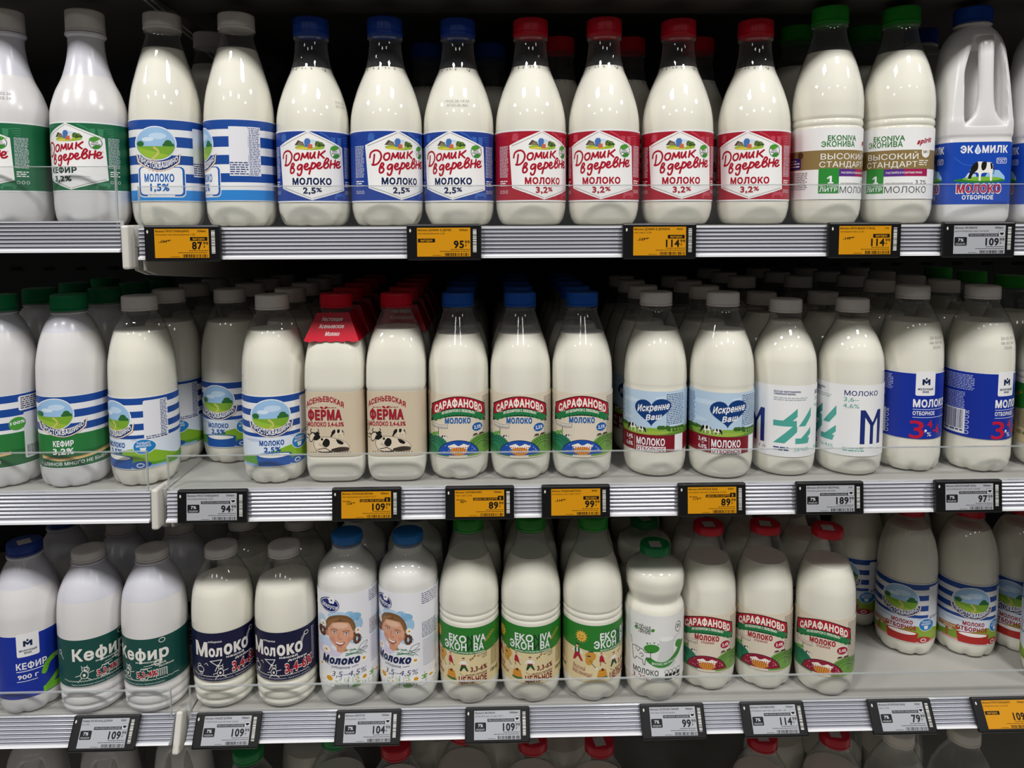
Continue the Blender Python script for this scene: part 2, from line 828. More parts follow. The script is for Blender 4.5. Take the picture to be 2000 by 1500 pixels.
DOMIK = [
    [(118, 640), (130, 560), (170, 518), (220, 512), (262, 550), (277, 620), (255, 700), (210, 760), (160, 775), (145, 765)],
    [(178, 585), (172, 660), (160, 760)],
    [(385, 560), (335, 580), (315, 640), (340, 685), (385, 672), (412, 612), (400, 565), (375, 562)],
    [(435, 678), (458, 615), (472, 562), (505, 640), (562, 548), (560, 600), (570, 655)],
    [(612, 552), (602, 620), (622, 650), (655, 610), (690, 540)], [(690, 540), (676, 610), (690, 645)],
    [(765, 525), (745, 640)], [(872, 510), (785, 580)], [(785, 580), (852, 640)],
    [(265, 830), (300, 790), (310, 755), (285, 742), (262, 790), (245, 870), (255, 918), (295, 905), (312, 860), (295, 828), (262, 832)],
    [(455, 775), (420, 765), (380, 800), (375, 845), (405, 855), (440, 815), (457, 775)], [(457, 775), (445, 880), (420, 950), (380, 958), (372, 925)],
    [(495, 815), (545, 795), (558, 755), (525, 752), (495, 800), (510, 850), (550, 852), (585, 825)],
    [(640, 730), (618, 800), (578, 935)], [(622, 780), (660, 735), (695, 755), (685, 805), (640, 838), (612, 825)],
    [(720, 795), (770, 775), (782, 735), (750, 730), (722, 780), (735, 828), (775, 832), (810, 805)],
    [(835, 790), (900, 720), (935, 670), (905, 642), (872, 690), (845, 770), (860, 822), (900, 815), (930, 775), (915, 735), (880, 735)],
    [(978, 680), (957, 818)], [(968, 755), (1045, 735)], [(1057, 670), (1037, 815)],
    [(1078, 765), (1120, 748), (1132, 705), (1100, 698), (1074, 750), (1085, 805), (1122, 805), (1148, 780)],
]


def art_house(T):
    bgc, mot, ttl, word, num = T['art_args']
    s = 0.062 if T['R'] > 42 else 0.0585
    A = new_art(T, 675, 1450, s)
    H = (T['lab'][1] - T['lab'][0]) / s
    A.band(1450 - H, 1450, WHITE, 0)
    A.band(1450 - H + 28, 1450 - 26, bgc, 1)
    for d in (0, 180):
        A.du = R_(d) * T['R']
        # tone-on-tone dairy motifs
        A.poly([(90, 330), (110, 200), (150, 190), (180, 260), (175, 330)], mot, 2)
        A.ring(150, 240, 35, 40, 12, mot, 2)
        for x in (990, 1100):
            A.poly([(x, 250), (x + 80, 255), (x + 68, 400), (x + 12, 395)], mot, 2)
        for k in range(4):
            A.line([(1190 + 18 * k, 250 + 45 * k), (1290, 240 + 45 * k)], 14, mot, 2)
        A.line([(790, 180), (900, 230), (980, 290)], 26, mot, 2, smooth=True)
        A.poly([(1030, 1370), (1060, 1290), (1210, 1280), (1240, 1330), (1205, 1400), (1190, 1345), (1080, 1350), (1070, 1400), (1045, 1400)], mot, 2)
        for k in range(6):
            A.ell(840 + 30 * (k % 3), 1360 + 34 * (k // 3), 9, 9, mot, 2, n=8)
        hexa = [(570, 150), (1190, 430), (1215, 1230), (620, 1415), (95, 1195), (65, 410)]
        A.poly(hexa, 'F4F3F2', 3)
        cx, cy = 640, 800
        for p, q in zip(hexa, hexa[1:] + hexa[:1]):
            if abs(p[0] - q[0]) < 60:
                continue
            m = 34
            for k in range(1, m):
                x, y = p[0] + (q[0] - p[0]) * k / m, p[1] + (q[1] - p[1]) * k / m
                x, y = cx + (x - cx) * .965, cy + (y - cy) * .958
                A.rect(x - 5, y - 6, x + 5, y + 6, ttl if bgc != 'A8152B' else '7A2A34', 4)
        # little farm picture
        A.ell(610, 380, 150, 75, 'C7DCEF', 4)
        A.ell(600, 450, 265, 48, '9DB83A', 5)
        A.ell(520, 470, 170, 22, 'D9C84A', 6)
        A.poly([(330, 410), (395, 320), (480, 360), (505, 420)], '4E463C', 6)
        A.poly([(370, 410), (420, 350), (480, 380), (480, 420)], '8A7B62', 7)
        for x, y, r in ((745, 370, 45), (800, 390, 50), (845, 410, 28), (715, 400, 30), (770, 410, 40)):
            A.ell(x, y, r, r * .8, '3F5A2C', 6, n=14)
        for x, y, r in ((760, 355, 22), (815, 375, 24), (735, 395, 16)):
            A.ell(x, y, r, r * .8, '6E8A3C', 7, n=10)
        # small milk can and jug in place of the figure
        A.poly([(510, 445), (505, 330), (530, 290), (590, 290), (615, 330), (610, 445)], '4A74B4', 7)
        A.poly([(600, 455), (610, 360), (690, 360), (700, 455)], 'E6DFD4', 8)
        A.poly([(560, 470), (575, 395), (645, 395), (650, 470)], 'C96A4E', 9)
        # badge
        A.ring(1060, 525, 92, 108, 12, '1F3B2C', 5)
        A.ell(1045, 450, 75, 45, '4F9A33', 6, rot=-15)
        A.ell(1075, 600, 60, 40, '3D8A35', 6, rot=-20)
        A.text('КРУГ', 1010, 1105, 525, 500, '1F2B2C', 7)
        A.text('ЗАБОТЫ', 990, 1130, 562, 535, '1F2B2C', 7)
        for st in DOMIK:
            A.line(st, 34, 'B0132B', 5, smooth=True)
        A.ring(1152, 690, 9, 9, 4, '8A2030', 5, n=10)
        if word == 'КЕФИР':
            A.text(word, 175, 745, 1090, 985, ttl, 5, bold=.05)
            A.text(num, 250, 640, 1250, 1150, ttl, 5, bold=.045)
        else:
            A.text(word, 275, 980, 1125, 1012, ttl, 5, bold=.05)
            A.text(num[:-1], 458, 690, 1290, 1180, ttl, 5, bold=.045)
            A.text('%', 695, 800, 1262, 1185, ttl, 5, bold=.04)
        A.line([(280, 1148), (970, 1165)], 5, ttl, 4)
    A.du = 0
    for d in (62, -74):
        A.du = R_(d) * T['R']
        A.fine(560, 800, 420, 1010, 14, 'D9DCE6', 3, seed=5, fill=.42)
        A.fine(575, 780, 1060, 1180, 3, 'F2F2F2', 3, seed=8, fill=.55)
        for k in range(3):
            A.ring(600 + 80 * k, 1270, 26, 28, 7, 'F0F0F0', 3, n=12)
    return A


def medallion(A, cx, cy, rx, ry, L=4):
    """Oval country view over a name ribbon."""
    A.ell(cx, cy, rx * 1.06, ry * 1.06, WHITE, L)
    A.ell(cx, cy, rx, ry, '9CC3E8', L + 1)
    A.ell(cx + rx * .1, cy - ry * .45, rx * .45, ry * .2, 'C3DCF3', L + 2)
    A.ell(cx - rx * .4, cy - ry * .25, rx * .3, ry * .13, 'D5E6F6', L + 2)
    c = [(cx + rx * .985 * math.cos(R_(t)), cy + ry * .985 * math.sin(R_(t))) for t in range(10, 171, 8)]
    A.poly(c, '7CAA35', L + 3)
    for dx, dy, r in ((-.78, .02, .18), (.62, -.02, .2), (.8, .1, .14), (.45, .1, .12)):
        A.ell(cx + dx * rx, cy + dy * ry, r * rx, r * ry, '2F6B33', L + 2, n=16)
    c = [(cx + rx * .97 * math.cos(R_(t)), cy + ry * .97 * math.sin(R_(t))) for t in range(48, 171, 8)]
    A.poly(c, '98BE3F', L + 4)
    A.line([(cx - rx * .1, cy + ry * .25), (cx + rx * .12, cy + ry * .55), (cx - rx * .2, cy + ry * .95)], rx * .12, 'C9C46B', L + 5, smooth=True)


def ribbon(A, x0, x1, y, h, sag, L=10):
    e = (x1 - x0) * .035
    A.arch(x0 - e, x1 + e, y - h * .14, y + h * 1.14, -sag, 'E3A65B', L, notch=e)
    A.arch(x0 - e * .6, x1 + e * .6, y - h * .09, y + h * 1.09, -sag, WHITE, L + 1, notch=e)
    A.arch(x0, x1, y, y + h, -sag, '142B63', L + 2, notch=e)
    A.text('ПРОСТОКВАШИНО', x0 + e * 1.2, x1 - e * 1.2, y + h * .78, y + h * .2, WHITE, L + 3, bold=.045, sag=-sag, rise=.28)


def panel(A, deg, x0, x1, y0, y1, R, col='2A3C74'):
    A.du = R_(deg) * R
    A.rrect(x0, y0, x1, y1, 12, 'E8E8EE', 3)
    A.fine(x0 + 8, x1 - 6, y0 + (y1 - y0) * .72, y1 - 6, 4, col, 4, seed=3)
    A.du = 0


def art_striped(T):
    """The striped family: kind in art_args."""
    kind = T['art_args']
    R = T['R']
    if kind == '1.5':
        A = new_art(T, 662, 1436, .0654)
        A.band(20, 1436, WHITE, 0)
        for y0, y1, c in ((35, 195, '1D4B9C'), (320, 500, '1D4B9C'), (640, 800, '1D4B9C'), (955, 1110, '1D4B9C'), (1245, 1425, '1C86D8')):
            A.band(y0, y1, c, 1)
        for d in (0, 190):
            A.du = R_(d) * R
            A.rrect(180, 822, 938, 1368, 80, WHITE, 2)
            A.rrect(192, 835, 925, 1350, 72, '1F62B4', 3)
            A.rrect(216, 850, 888, 1318, 60, 'F2F2F4', 4)
            medallion(A, 482, 440, 312, 280, 4)
            ribbon(A, 185, 850, 770, 128, 150)
            for k, r in ((-2, 10), (-1, 15), (0, 22), (1, 15), (2, 10)):
                star(A, 484 + 62 * k, 915 - 4 * abs(k), r, 'E58B1E', 8)
            A.text('МОЛОКО', 280, 752, 1095, 968, '1B63B0', 6, bold=.04)
            A.text('1,5%', 365, 668, 1255, 1130, '1B63B0', 6, bold=.04)
            A.rect(320, 1290, 752, 1350, 'F2F2F4', 5)
            A.text('пастеризованное', 330, 742, 1335, 1306, '3A5C8C', 6, bold=0)
        A.du = 0
        for d in (57,):
            panel(A, d, 500, 820, 150, 1000, R)
            A.du = R_(d) * R
            A.fine(835, 1010, 170, 1000, 17, '5A6898', 4, seed=7, fill=.5)
            A.du = 0
            A.du = R_(d) * R
            A.rect(825, 150, 1020, 1000, 'E8E8EE', 3)
            A.du = 0
        return A
    if kind == 'kefir':
        A = new_art(T, 412, 1154, .2225)
        A.band(754, 1154, WHITE, 0)
        for y0, y1 in ((758, 798), (832, 874), (906, 946)):
            A.band(y0, y1, '1D4B9C', 1)
        A.band(966, 1148, '2C7A3E', 1)
        A.band(1060, 1148, '27683A', 2)
        medallion(A, 318, 852, 86, 82, 3)
        ribbon(A, 248, 462, 938, 36, 46)
        A.poly([(250, 1080), (330, 1096), (430, 1090), (560, 1070), (600, 1064), (600, 1082), (430, 1106), (330, 1112), (250, 1098)], 'E2C08A', 4)
        A.line([(250, 1082), (330, 1098), (430, 1092), (600, 1066)], 5, 'B5823C', 5)
        A.text('КЕФИР', 302, 399, 1030, 1000, WHITE, 5, bold=.04)
        A.text('3,2%', 300, 399, 1074, 1041, WHITE, 5, bold=.03)
        A.text('А БЛИНОВ МНОГО НЕ БЫВАЕТ!', 245, 575, 1134, 1116, WHITE, 5, bold=.02, sag=-2, slope=6)
        A.rect(590, 775, 625, 1060, 'E8E8EE', 3)
        A.fine(593, 625, 785, 1050, 16, '3B4C82', 4)
        A.du = R_(90) * R
        A.ell(418, 918, 42, 36, '4F9E3C', 4, rot=-12)
        A.text('100%', 384, 456, 920, 904, WHITE, 5, bold=.04, slope=3)
        A.du = R_(122) * R
        A.rrect(330, 770, 520, 850, 10, 'ECECEF', 3)
        A.fine(340, 515, 778, 846, 4, '3A3A44', 4, seed=11, fill=.6)
        A.rrect(350, 862, 520, 1120, 10, 'ECECEF', 3)
        A.fine(360, 515, 1050, 1112, 5, '4A4A58', 4, seed=12)
        A.du = 0
        return A
    # 2.5 and selected milk share the country scene
    A = new_art(T, 255, 1150, .2286)
    A.band(763, 1150, WHITE, 0)
    for y0, y1 in ((768, 803), (838, 872), (905, 940), (966, 986)):
        A.band(y0, y1, '1D4B9C', 1)
    A.band(986, 1146, 'DCE6F2', 1)
    P = math.pi * R
    hl = '86B52E' if kind == '2.5' else '8DA83A'
    for rep in (0, 180):
        A.du = R_(rep) * R
        pass
    A.wrap = False
    for c, L, lo, amp, ph in ((hl, 2, 1072, 34, 0.4), ('5C9B34' if kind == '2.5' else '7A9B34', 3, 1098, 22, 2.2)):
        m = 96
        us = [A.ax + (-P + 2 * P * i / m) / A.s * A.peri for i in range(m + 1)]
        tp = [(x, lo - amp * math.sin(ph + 4 * math.pi * i / m)) for i, x in enumerate(us)]
        for i in range(m):
            A.poly([tp[i], tp[i + 1], (us[i + 1], 1146), (us[i], 1146)], c, L)
    A.wrap = True
    for rep in ():
        pass
    for rep in (0, 180):
        A.du = R_(rep) * R
        for x, y, rx, ry in ((140, 1005, 40, 9), (375, 992, 50, 8)):
            A.ell(x, y, rx, ry, 'C2CEE6', 2, n=16)
    A.du = 0
    c1 = '1F56A8' if kind == '2.5' else 'AE2B25'
    for d in (0, 180):
        A.du = R_(d) * R
        medallion(A, 229, 872, 98, 86, 3)
        ribbon(A, 126, 338, 946, 36, 42)
        if kind == '2.5':
            A.text('МОЛОКО', 167, 294, 1032, 1007, '1B4E9C', 5, bold=.045)
            A.text('2,5%', 189, 276, 1068, 1041, '1B4E9C', 5, bold=.04)
        else:
            A.text('МОЛОКО', 178, 300, 1029, 1006, 'A01822', 5, bold=.05)
            A.text('ОТБОРНОЕ', 148, 320, 1065, 1040, 'A01822', 5, bold=.05)
        # bowl of milk
        y0 = 1088
        A.poly([(150, y0), (332, y0), (322, 1146), (160, 1146)], c1, 5)
        A.ell(241, y0, 92, 17, c1, 6)
        A.ell(241, y0, 80, 12, 'F3F1EA', 7)
        A.ell(360, 1128, 40, 20, c1, 5)
        A.ring(362, 1130, 14, 10, 5, 'DCE6F2', 6, n=14)
        A.rect(88, 1134, 430, 1146, '8FB4DE' if kind == '2.5' else 'D99AA0', 4)
        # round badge
        A.ell(374, 1030, 41, 41, WHITE, 5)
        A.ell(374, 1030, 38, 38, '1F7FC4', 6)
        A.text('ТОЛЬКО', 350, 398, 1016, 1005, WHITE, 7, bold=.03)
        A.text('МОЛОКО', 348, 400, 1031, 1020, WHITE, 7, bold=.03)
        A.poly([(362, 1036), (386, 1036), (382, 1058), (366, 1058)], WHITE, 7)
        if kind != '2.5':
            A.du -= R_(52) * R
            A.poly([(190, 1050), (300, 1045), (330, 1062), (300, 1082), (190, 1078)], 'A8703A', 5)
            A.rect(240, 1078, 258, 1130, '9A6432', 5)
            A.text('ОТБОРНЫХ', 206, 300, 1062, 1053, 'F1E3C8', 6)
            A.text('ФЕРМ', 225, 280, 1076, 1067, 'F1E3C8', 6)
            A.du = R_(d) * R
    A.du = 0
    for d in (62, -118):
        A.du = R_(d) * R
        A.rrect(205, 783, 330, 1000, 10, 'E8E8EE', 3)
        A.fine(290, 326, 790, 992, 14, '3B4C82', 4, seed=21)
        A.fine(215, 326, 975, 996, 2, '3B4C82', 4, seed=22)
        A.du = 0
    return A


def star(A, x, y, r, col, L):
    A.poly([(x + r * (1 if k % 2 == 0 else .42) * math.sin(R_(36 * k)), y - r * (1 if k % 2 == 0 else .42) * math.cos(R_(36 * k))) for k in range(10)], col, L)


def cow(A, x, y, w, h, L, line='181818', body='F0EDE6', flip=False, grass=True):
    """A cow standing and grazing, head on the left."""
    def q(pts):
        return [(x + (1 - px if flip else px) * w, y + py * h) for px, py in pts]
    A.blob(q([(.22, .18), (.4, .05), (.75, .08), (.92, .12), (.98, .3), (.95, .6), (.95, 1), (.88, 1), (.86, .66), (.78, .62), (.55, .66), (.52, 1), (.45, 1), (.43, .66), (.3, .6), (.2, .72), (.12, .92), (.04, .95), (.02, .85), (.1, .6), (.12, .4)]), body, L)
    A.blob(q([(.12, .4), (.22, .18), (.38, .07), (.4, .4), (.28, .6), (.2, .72), (.14, .9), (.05, .92), (.03, .86), (.1, .6)]), line, L + 1)
    A.blob(q([(.55, .07), (.72, .08), (.7, .4), (.58, .5), (.52, .3)]), line, L + 1)
    A.poly(q([(.86, .12), (.94, .14), (.97, .4), (.9, .45)]), line, L + 1)
    A.line(q([(.97, .25), (1.02, .5), (1.0, .7)]), w * .02, line, L + 1)


def art_standard(T):
    """White label with a bronze band (crop of the top row, units 2.885 per px)."""
    A = new_art(T, 1016, 1112, .2068)
    R = T['R']
    A.band(713, 1112, 'EFEFEF', 0)
    A.band(838, 945, '8C7648', 1)
    G = '2E7A35'
    for d in (0, 180):
        A.du = R_(d) * R
        A.text('EKONIVA', 898, 1058, 786, 756, G, 4, bold=.02)
        A.text('ЭКОНИВА', 873, 1048, 820, 790, G, 4, bold=.02)
        A.text('ВЫСОКИЙ', 872, 1128, 890, 858, 'F2F0EC', 4, bold=0.005)
        A.text('СТАНДАРТ', 868, 1124, 934, 902, 'F2F0EC', 4, bold=0.005)
        A.ell(1164, 852, 20, 30, 'F2F0EC', 4)
        A.text('№1', 1152, 1177, 858, 842, '6A5A38', 5)
        A.fine(1132, 1178, 895, 930, 3, 'E9E3D6', 4)
        A.rect(866, 940, 956, 1080, '2F8A37', 3)
        A.rect(911, 983, 921, 1024, WHITE, 5)
        A.line([(902, 996), (914, 985)], 8, WHITE, 5)
        A.rect(903, 1018, 929, 1025, WHITE, 5)
        A.text('ЧЕСТНЫЙ', 868, 952, 1044, 1032, WHITE, 5, bold=.01)
        A.text('ЛИТР', 870, 950, 1070, 1048, WHITE, 5, bold=.02)
        A.rect(956, 944, 1060, 985, '5B2E86', 3)
        A.rect(1060, 944, 1175, 985, 'A31F55', 3)
        A.text('УЧАСТВУЙТЕ В РОЗЫГРЫШЕ ПРИЗОВ', 966, 1150, 970, 960, WHITE, 5, bold=.02)
        A.text('пастеризованное', 966, 1105, 1030, 1018, '707070', 4, bold=0)
        A.text('3,2%', 1118, 1172, 1030, 1006, '404040', 4, bold=0)
        A.text('МОЛОКО', 962, 1172, 1078, 1042, '404040', 4, bold=-.005)
        A.text('spirit', 1118, 1188, 800, 772, 'A8213F', 4, bold=.05, shear=.3, slope=8)
    A.du = R_(-100) * R
    A.rrect(960, 875, 1080, 940, 10, '3A2A78', 3)
    A.text('Hallo,', 970, 1050, 895, 882, WHITE, 4)
    A.fine(970, 1070, 902, 935, 2, WHITE, 4)
    A.ell(1075, 862, 20, 20, '4A3A2A', 3)
    A.fine(960, 1120, 960, 1062, 6, '7A7A7A', 3, seed=9, fill=.45)
    A.du = 0
    return A


def art_drop(T):
    """Royal blue jug label repeated on each face (crop units 3.41 per px)."""
    A = new_art(T, 455, 1346, .178)
    A.band(940, 1346, '1547B0', 0)
    q = 2 * math.pi * T['R'] * A.peri / 4
    for k in range(4):
        A.du = k * q if k < 3 else -q
        if k == 2:
            A.du = 2 * q - 1e-3
        A.wrap = False
        A.text('ЭК', 322, 398, 1010, 966, WHITE, 3, bold=.045)
        A.text('МИЛК', 452, 612, 1010, 966, WHITE, 3, bold=.045)
        A.poly(crom([(425, 954), (440, 985), (444, 1005), (425, 1020), (407, 1005), (411, 985), (425, 954)]), 'E6EEF8', 3)
        A.poly(crom([(425, 966), (435, 990), (436, 1004), (425, 1012), (418, 1003), (425, 966)]), 'A9C2E4', 4)
        A.rrect(542, 1045, 608, 1082, 8, WHITE, 2)
        A.rrect(545, 1048, 605, 1079, 7, '1547B0', 3)
        A.text('ГОСТ', 550, 600, 1074, 1054, WHITE, 4, bold=.02)
        A.line([(290, 1040), (360, 1090), (470, 1085)], 4, '3A6AC8', 1, smooth=True)
        A.poly([(470, 1180), (500, 1120), (560, 1125), (598, 1165), (600, 1190)], '9CC4E6', 2)
        A.poly([(350, 1180), (375, 1140), (420, 1150), (430, 1190)], 'B9D6EE', 2)
        A.ell(445, 1190, 158, 16, '2E7A35', 3)
        A.ell(460, 1180, 120, 14, '7DB63A', 4)
        cow(A, 368, 1062, 158, 128, 5)
        A.text('МОЛОКО', 305, 580, 1272, 1216, WHITE, 4, bold=.085)
        A.text('МОЛОКО', 309, 576, 1269, 1219, 'B0183A', 5, bold=.045)
        A.text('ОТБОРНОЕ', 342, 532, 1314, 1288, WHITE, 4, bold=.04)
    A.du = 0
    return A


def art_farm(T):
    """Kraft-paper label on the square bottle (crop units 4.41 per px)."""
    A = new_art(T, 265, 1270, .1452)
    A.wrap = False
    A.band(716, 1270, 'D0C0A8', 0)
    RD = '9E1B2C'
    q = math.pi * T['R'] * A.peri
    for d in (0, q * 0.9999):
        A.du = d
        x = -10
        A.text('АСЕНЬЕВСКАЯ', 46 + x, 370 + x, 795, 752, RD, 3, bold=.045, sag=56)
        for sx in (-1, 1):
            A.ell(205 + x + 17 * sx, 848, 16, 9, RD, 3, n=14, rot=-28 * sx)
        A.fine(92 + x, 175 + x, 846, 858, 1, '8A3A3A', 3)
        A.fine(235 + x, 318 + x, 846, 858, 1, '8A3A3A', 3)
        A.text('ФЕРМА', 66 + x, 356 + x, 953, 872, '8A8078', 3, bold=.055)
        A.text('ФЕРМА', 62 + x, 352 + x, 950, 870, RD, 4, bold=.055)
        A.text('МОЛОКО 3,4-6,0%', 56 + x, 368 + x, 1008, 972, RD, 3, bold=.045)
        # cow lying in the grass
        K = '1B1917'
        W_ = 'DED0BA'
        body = [(112, 1118), (170, 1097), (240, 1100), (310, 1118), (365, 1142), (396, 1172), (398, 1205), (380, 1226), (300, 1230), (210, 1233), (150, 1228), (112, 1195), (100, 1150)]
        mx, my = 255, 1165
        A.blob(body, K, 3)
        A.blob([(mx + (x - mx) * .975, my + (y - my) * .95) for x, y in body], W_, 4)
        head = [(62, 1082), (88, 1060), (122, 1062), (150, 1078), (160, 1105), (128, 1128), (100, 1124), (84, 1142), (64, 1138), (58, 1112)]
        A.blob(head, K, 5)
        A.blob([(68, 1086), (92, 1068), (108, 1074), (102, 1104), (84, 1134), (68, 1132), (64, 1110)], W_, 6)
        A.ell(112, 1086, 5, 4, W_, 7, n=8)
        A.ell(72, 1128, 4, 3, K, 7, n=8)
        A.blob([(120, 1062), (146, 1058), (156, 1068), (140, 1078)], K, 6)
        A.blob([(58, 1078), (44, 1072), (40, 1082), (56, 1090)], K, 6)
        A.line([(84, 1060), (76, 1046), (84, 1030)], 6, K, 6, smooth=True)
        A.line([(126, 1060), (146, 1050), (142, 1030)], 6, K, 6, smooth=True)
        A.blob([(186, 1132), (208, 1112), (234, 1128), (236, 1162), (214, 1186), (190, 1180), (176, 1158)], K, 5)
        A.blob([(286, 1120), (318, 1126), (352, 1150), (338, 1166), (306, 1154), (296, 1138)], K, 5)
        A.blob([(250, 1205), (320, 1186), (388, 1190), (388, 1216), (320, 1226), (255, 1224)], '4A4038', 5)
        A.blob([(163, 1112), (180, 1108), (182, 1126), (168, 1128)], K, 5)
        for k in range(22):
            A.line([(256 + 6 * k, 1200 - 9 * math.sin(k * .15)), (252 + 6 * k, 1222)], 2, K, 6, caps=False)
        for k in range(12):
            A.line([(150 + 5 * k, 1150 + 3 * k), (146 + 5 * k, 1170 + 3 * k)], 1.6, '6A6054', 5, caps=False)
        A.line([(140, 1205), (200, 1195), (250, 1225), (170, 1230), (150, 1222)], 6, K, 6)
        for k in range(16):
            gx = 75 + k * 22
            A.line([(gx, 1240), (gx + 4, 1226 - 6 * (k % 3))], 3, K, 5, caps=False)
        cow(A, 240, 1030, 115, 75, 3, line=K, body=W_)
        A.ring(8, 1015, 36, 44, 4, '4A4038', 3)
        A.ring(8, 1015, 27, 34, 3, '4A4038', 3)
        A.fine(-14, 32, 1000, 1034, 3, '4A4038', 4)
        A.fine(-20, 50, 1085, 1130, 2, '5A5048', 3, fill=.4)
    A.du = 0
    return A


def hillpatch(A, cx, cy, rx, ry, c1, c2, L, yb):
    p = [(cx + rx * math.cos(R_(t)), min(cy + ry * math.sin(R_(t)), yb)) for t in range(180, 361, 10)] + [(cx + rx, yb), (cx - rx, yb)]
    A.poly(p, c1, L)
    for k in (.82, .6, .38):
        A.line([(cx + rx * k * math.cos(R_(t)), min(cy + ry * k * math.sin(R_(t)), yb)) for t in range(180, 361, 12)], 4, c2, L + 1)
    for t in range(195, 350, 14):
        A.line([(cx + rx * .82 * math.cos(R_(t)), min(cy + ry * .82 * math.sin(R_(t)), yb)), (cx + rx * .6 * math.cos(R_(t + 6)), min(cy + ry * .6 * math.sin(R_(t + 6)), yb))], 3, c2, L + 1, caps=False)


def art_banner(T):
    """Cream label, red arched banner over a green ribbon (crop units 2.778 per px)."""
    red = T['art_args'] == 'red'
    A = new_art(T, 517, 1094, .2295)
    R = T['R']
    A.band(746, 1094, 'DDD2BE', 0)
    MW = 'A3182D' if red else '1E5FA8'
    DM = '8E1B34' if red else '1F4FA8'
    for d in (0, 180):
        A.du = R_(d) * R
        A.dv = 2.2
        A.arch(366, 658, 838, 874, 46, '1E2A22', 2, notch=-2)
        A.poly([(366, 848), (396, 840), (394, 888), (378, 912), (374, 896), (364, 894)], '1F7A45', 3)
        A.poly([(660, 848), (630, 840), (632, 888), (648, 912), (652, 896), (662, 894)], '1F7A45', 3)
        A.arch(384, 642, 826, 862, 42, '1F7A45', 4)
        for k in range(13):
            f = -1 + k / 6
            A.ell(513 + f * 124, 862 + 42 * f * f, 11, 7, '1F7A45', 4, n=10)
        A.text('ИЗ БЕЛАРУСИ С ЛЮБОВЬЮ!', 425, 602, 850, 836, 'F2EEE2', 6, bold=.04, sag=20)
        for sx in (-1, 1):
            for k in range(3):
                A.line([(513 + sx * (98 + 9 * k) - 4, 846 + 3 * k), (513 + sx * (98 + 9 * k) + 4, 858 + 3 * k)], 3, 'F2EEE2', 6, caps=False)
                A.line([(513 + sx * (98 + 9 * k) + 4, 846 + 3 * k), (513 + sx * (98 + 9 * k) - 4, 858 + 3 * k)], 3, 'F2EEE2', 6, caps=False)
        A.arch(369, 657, 766, 832, 54, '2A1116', 5, grow=0)
        A.arch(373, 653, 770, 828, 54, 'B0182F', 6)
        A.text('САРАФАНОВО', 386, 642, 822, 786, 'F6F0E4', 7, bold=.045, sag=46, rise=.12)
        A.dv = 0
        A.text('МОЛОКО', 441, 580, 903, 875, MW, 4, bold=.06, sag=3)
        if red:
            A.text('ОТБОРНОЕ', 478, 552, 922, 911, MW, 4, bold=.03)
        A.ell(616, 932, 30, 25, WHITE, 3)
        A.ell(616, 932, 28, 23, '14305F' if not red else '6E1428', 4)
        A.ell(616, 932, 25, 20, '1E62B4' if not red else 'B0182F', 5)
        A.text('2,5%' if not red else '3,4%', 598, 636, 941, 923, WHITE, 6, bold=.03)
        # signpost
        A.line([(405, 935), (405, 985)], 4, '4A4A4A', 2)
        A.arch(372, 456, 918, 938, -6, '3A3A44', 3)
        A.arch(374, 454, 920, 936, -6, 'EFE8DA', 4)
        A.text('ПАСТЕРИЗОВАННОЕ', 378, 450, 934, 926, '2E3A66' if not red else '8A2030', 5, bold=.02, sag=-5)
        # hills, bushes, little cows and the round dome of the skirt
        hillpatch(A, 385, 1040, 75, 62, '2E8060', '1A5A44', 2, 1088)
        hillpatch(A, 640, 1040, 80, 62, '6F9E48', '3F6E2C', 2, 1088)
        hillpatch(A, 350, 1075, 60, 50, '3A8A5A', '1D5C3C', 3, 1088)
        for x, y in ((385, 972), (398, 966), (376, 980)):
            A.ell(x, y, 9, 9, '6FA84A', 2, n=10)
        cow(A, 418, 972, 34, 20, 3)
        cow(A, 590, 966, 28, 18, 3, line='3A2A22', body='5A4638')
        cow(A, 622, 966, 28, 18, 3, line='3A2A22', body='5A4638')
        p = [(513 + 112 * math.cos(R_(t)), min(1082 + 86 * math.sin(R_(t)), 1090)) for t in range(180, 361, 8)]
        A.poly(p, '101A30', 4)
        p = [(513 + 109 * math.cos(R_(t)), min(1082 + 83 * math.sin(R_(t)), 1090)) for t in range(180, 361, 8)]
        A.poly(p, DM, 5)
        rnd = random.Random(4)
        for k in range(26):
            t, q = rnd.uniform(190, 350), rnd.uniform(.45, .95)
            A.ell(513 + 109 * q * math.cos(R_(t)), 1082 + 83 * q * math.sin(R_(t)), 2.2, 2.2, 'E8E2D6', 6, n=6)
        # loaf and embroidered cloth on the dome
        A.ell(513, 1058, 46, 22, 'D98F3A', 6)
        for k in range(-3, 4):
            A.line([(513 + 12 * k, 1042), (513 + 12 * k - 6, 1074)], 4, 'A8622A', 7, caps=False)
        A.poly([(455, 1030), (490, 1016), (513, 1030), (540, 1016), (572, 1030), (560, 1046), (466, 1046)], 'F0E8DC', 6)
        for k in range(9):
            A.ell(466 + 12 * k, 1038, 3.2, 3.2, 'B0182F', 7, n=8)
        # sprig
        A.line([(342, 900), (352, 870)], 3, '4A5A3A', 3)
        for k in range(3):
            A.ell(338 + 6 * k, 884 - 8 * k, 5, 3, '5A6A3A', 3, n=8)
        if red:
            A.text('930', 322, 350, 985, 970, '8A2030', 4, bold=.02)
        A.du = R_(d + 75) * R
        A.fine(440, 620, 770, 1060, 18, '6A6258', 3, seed=31, fill=.4)
    A.du = 0
    return A


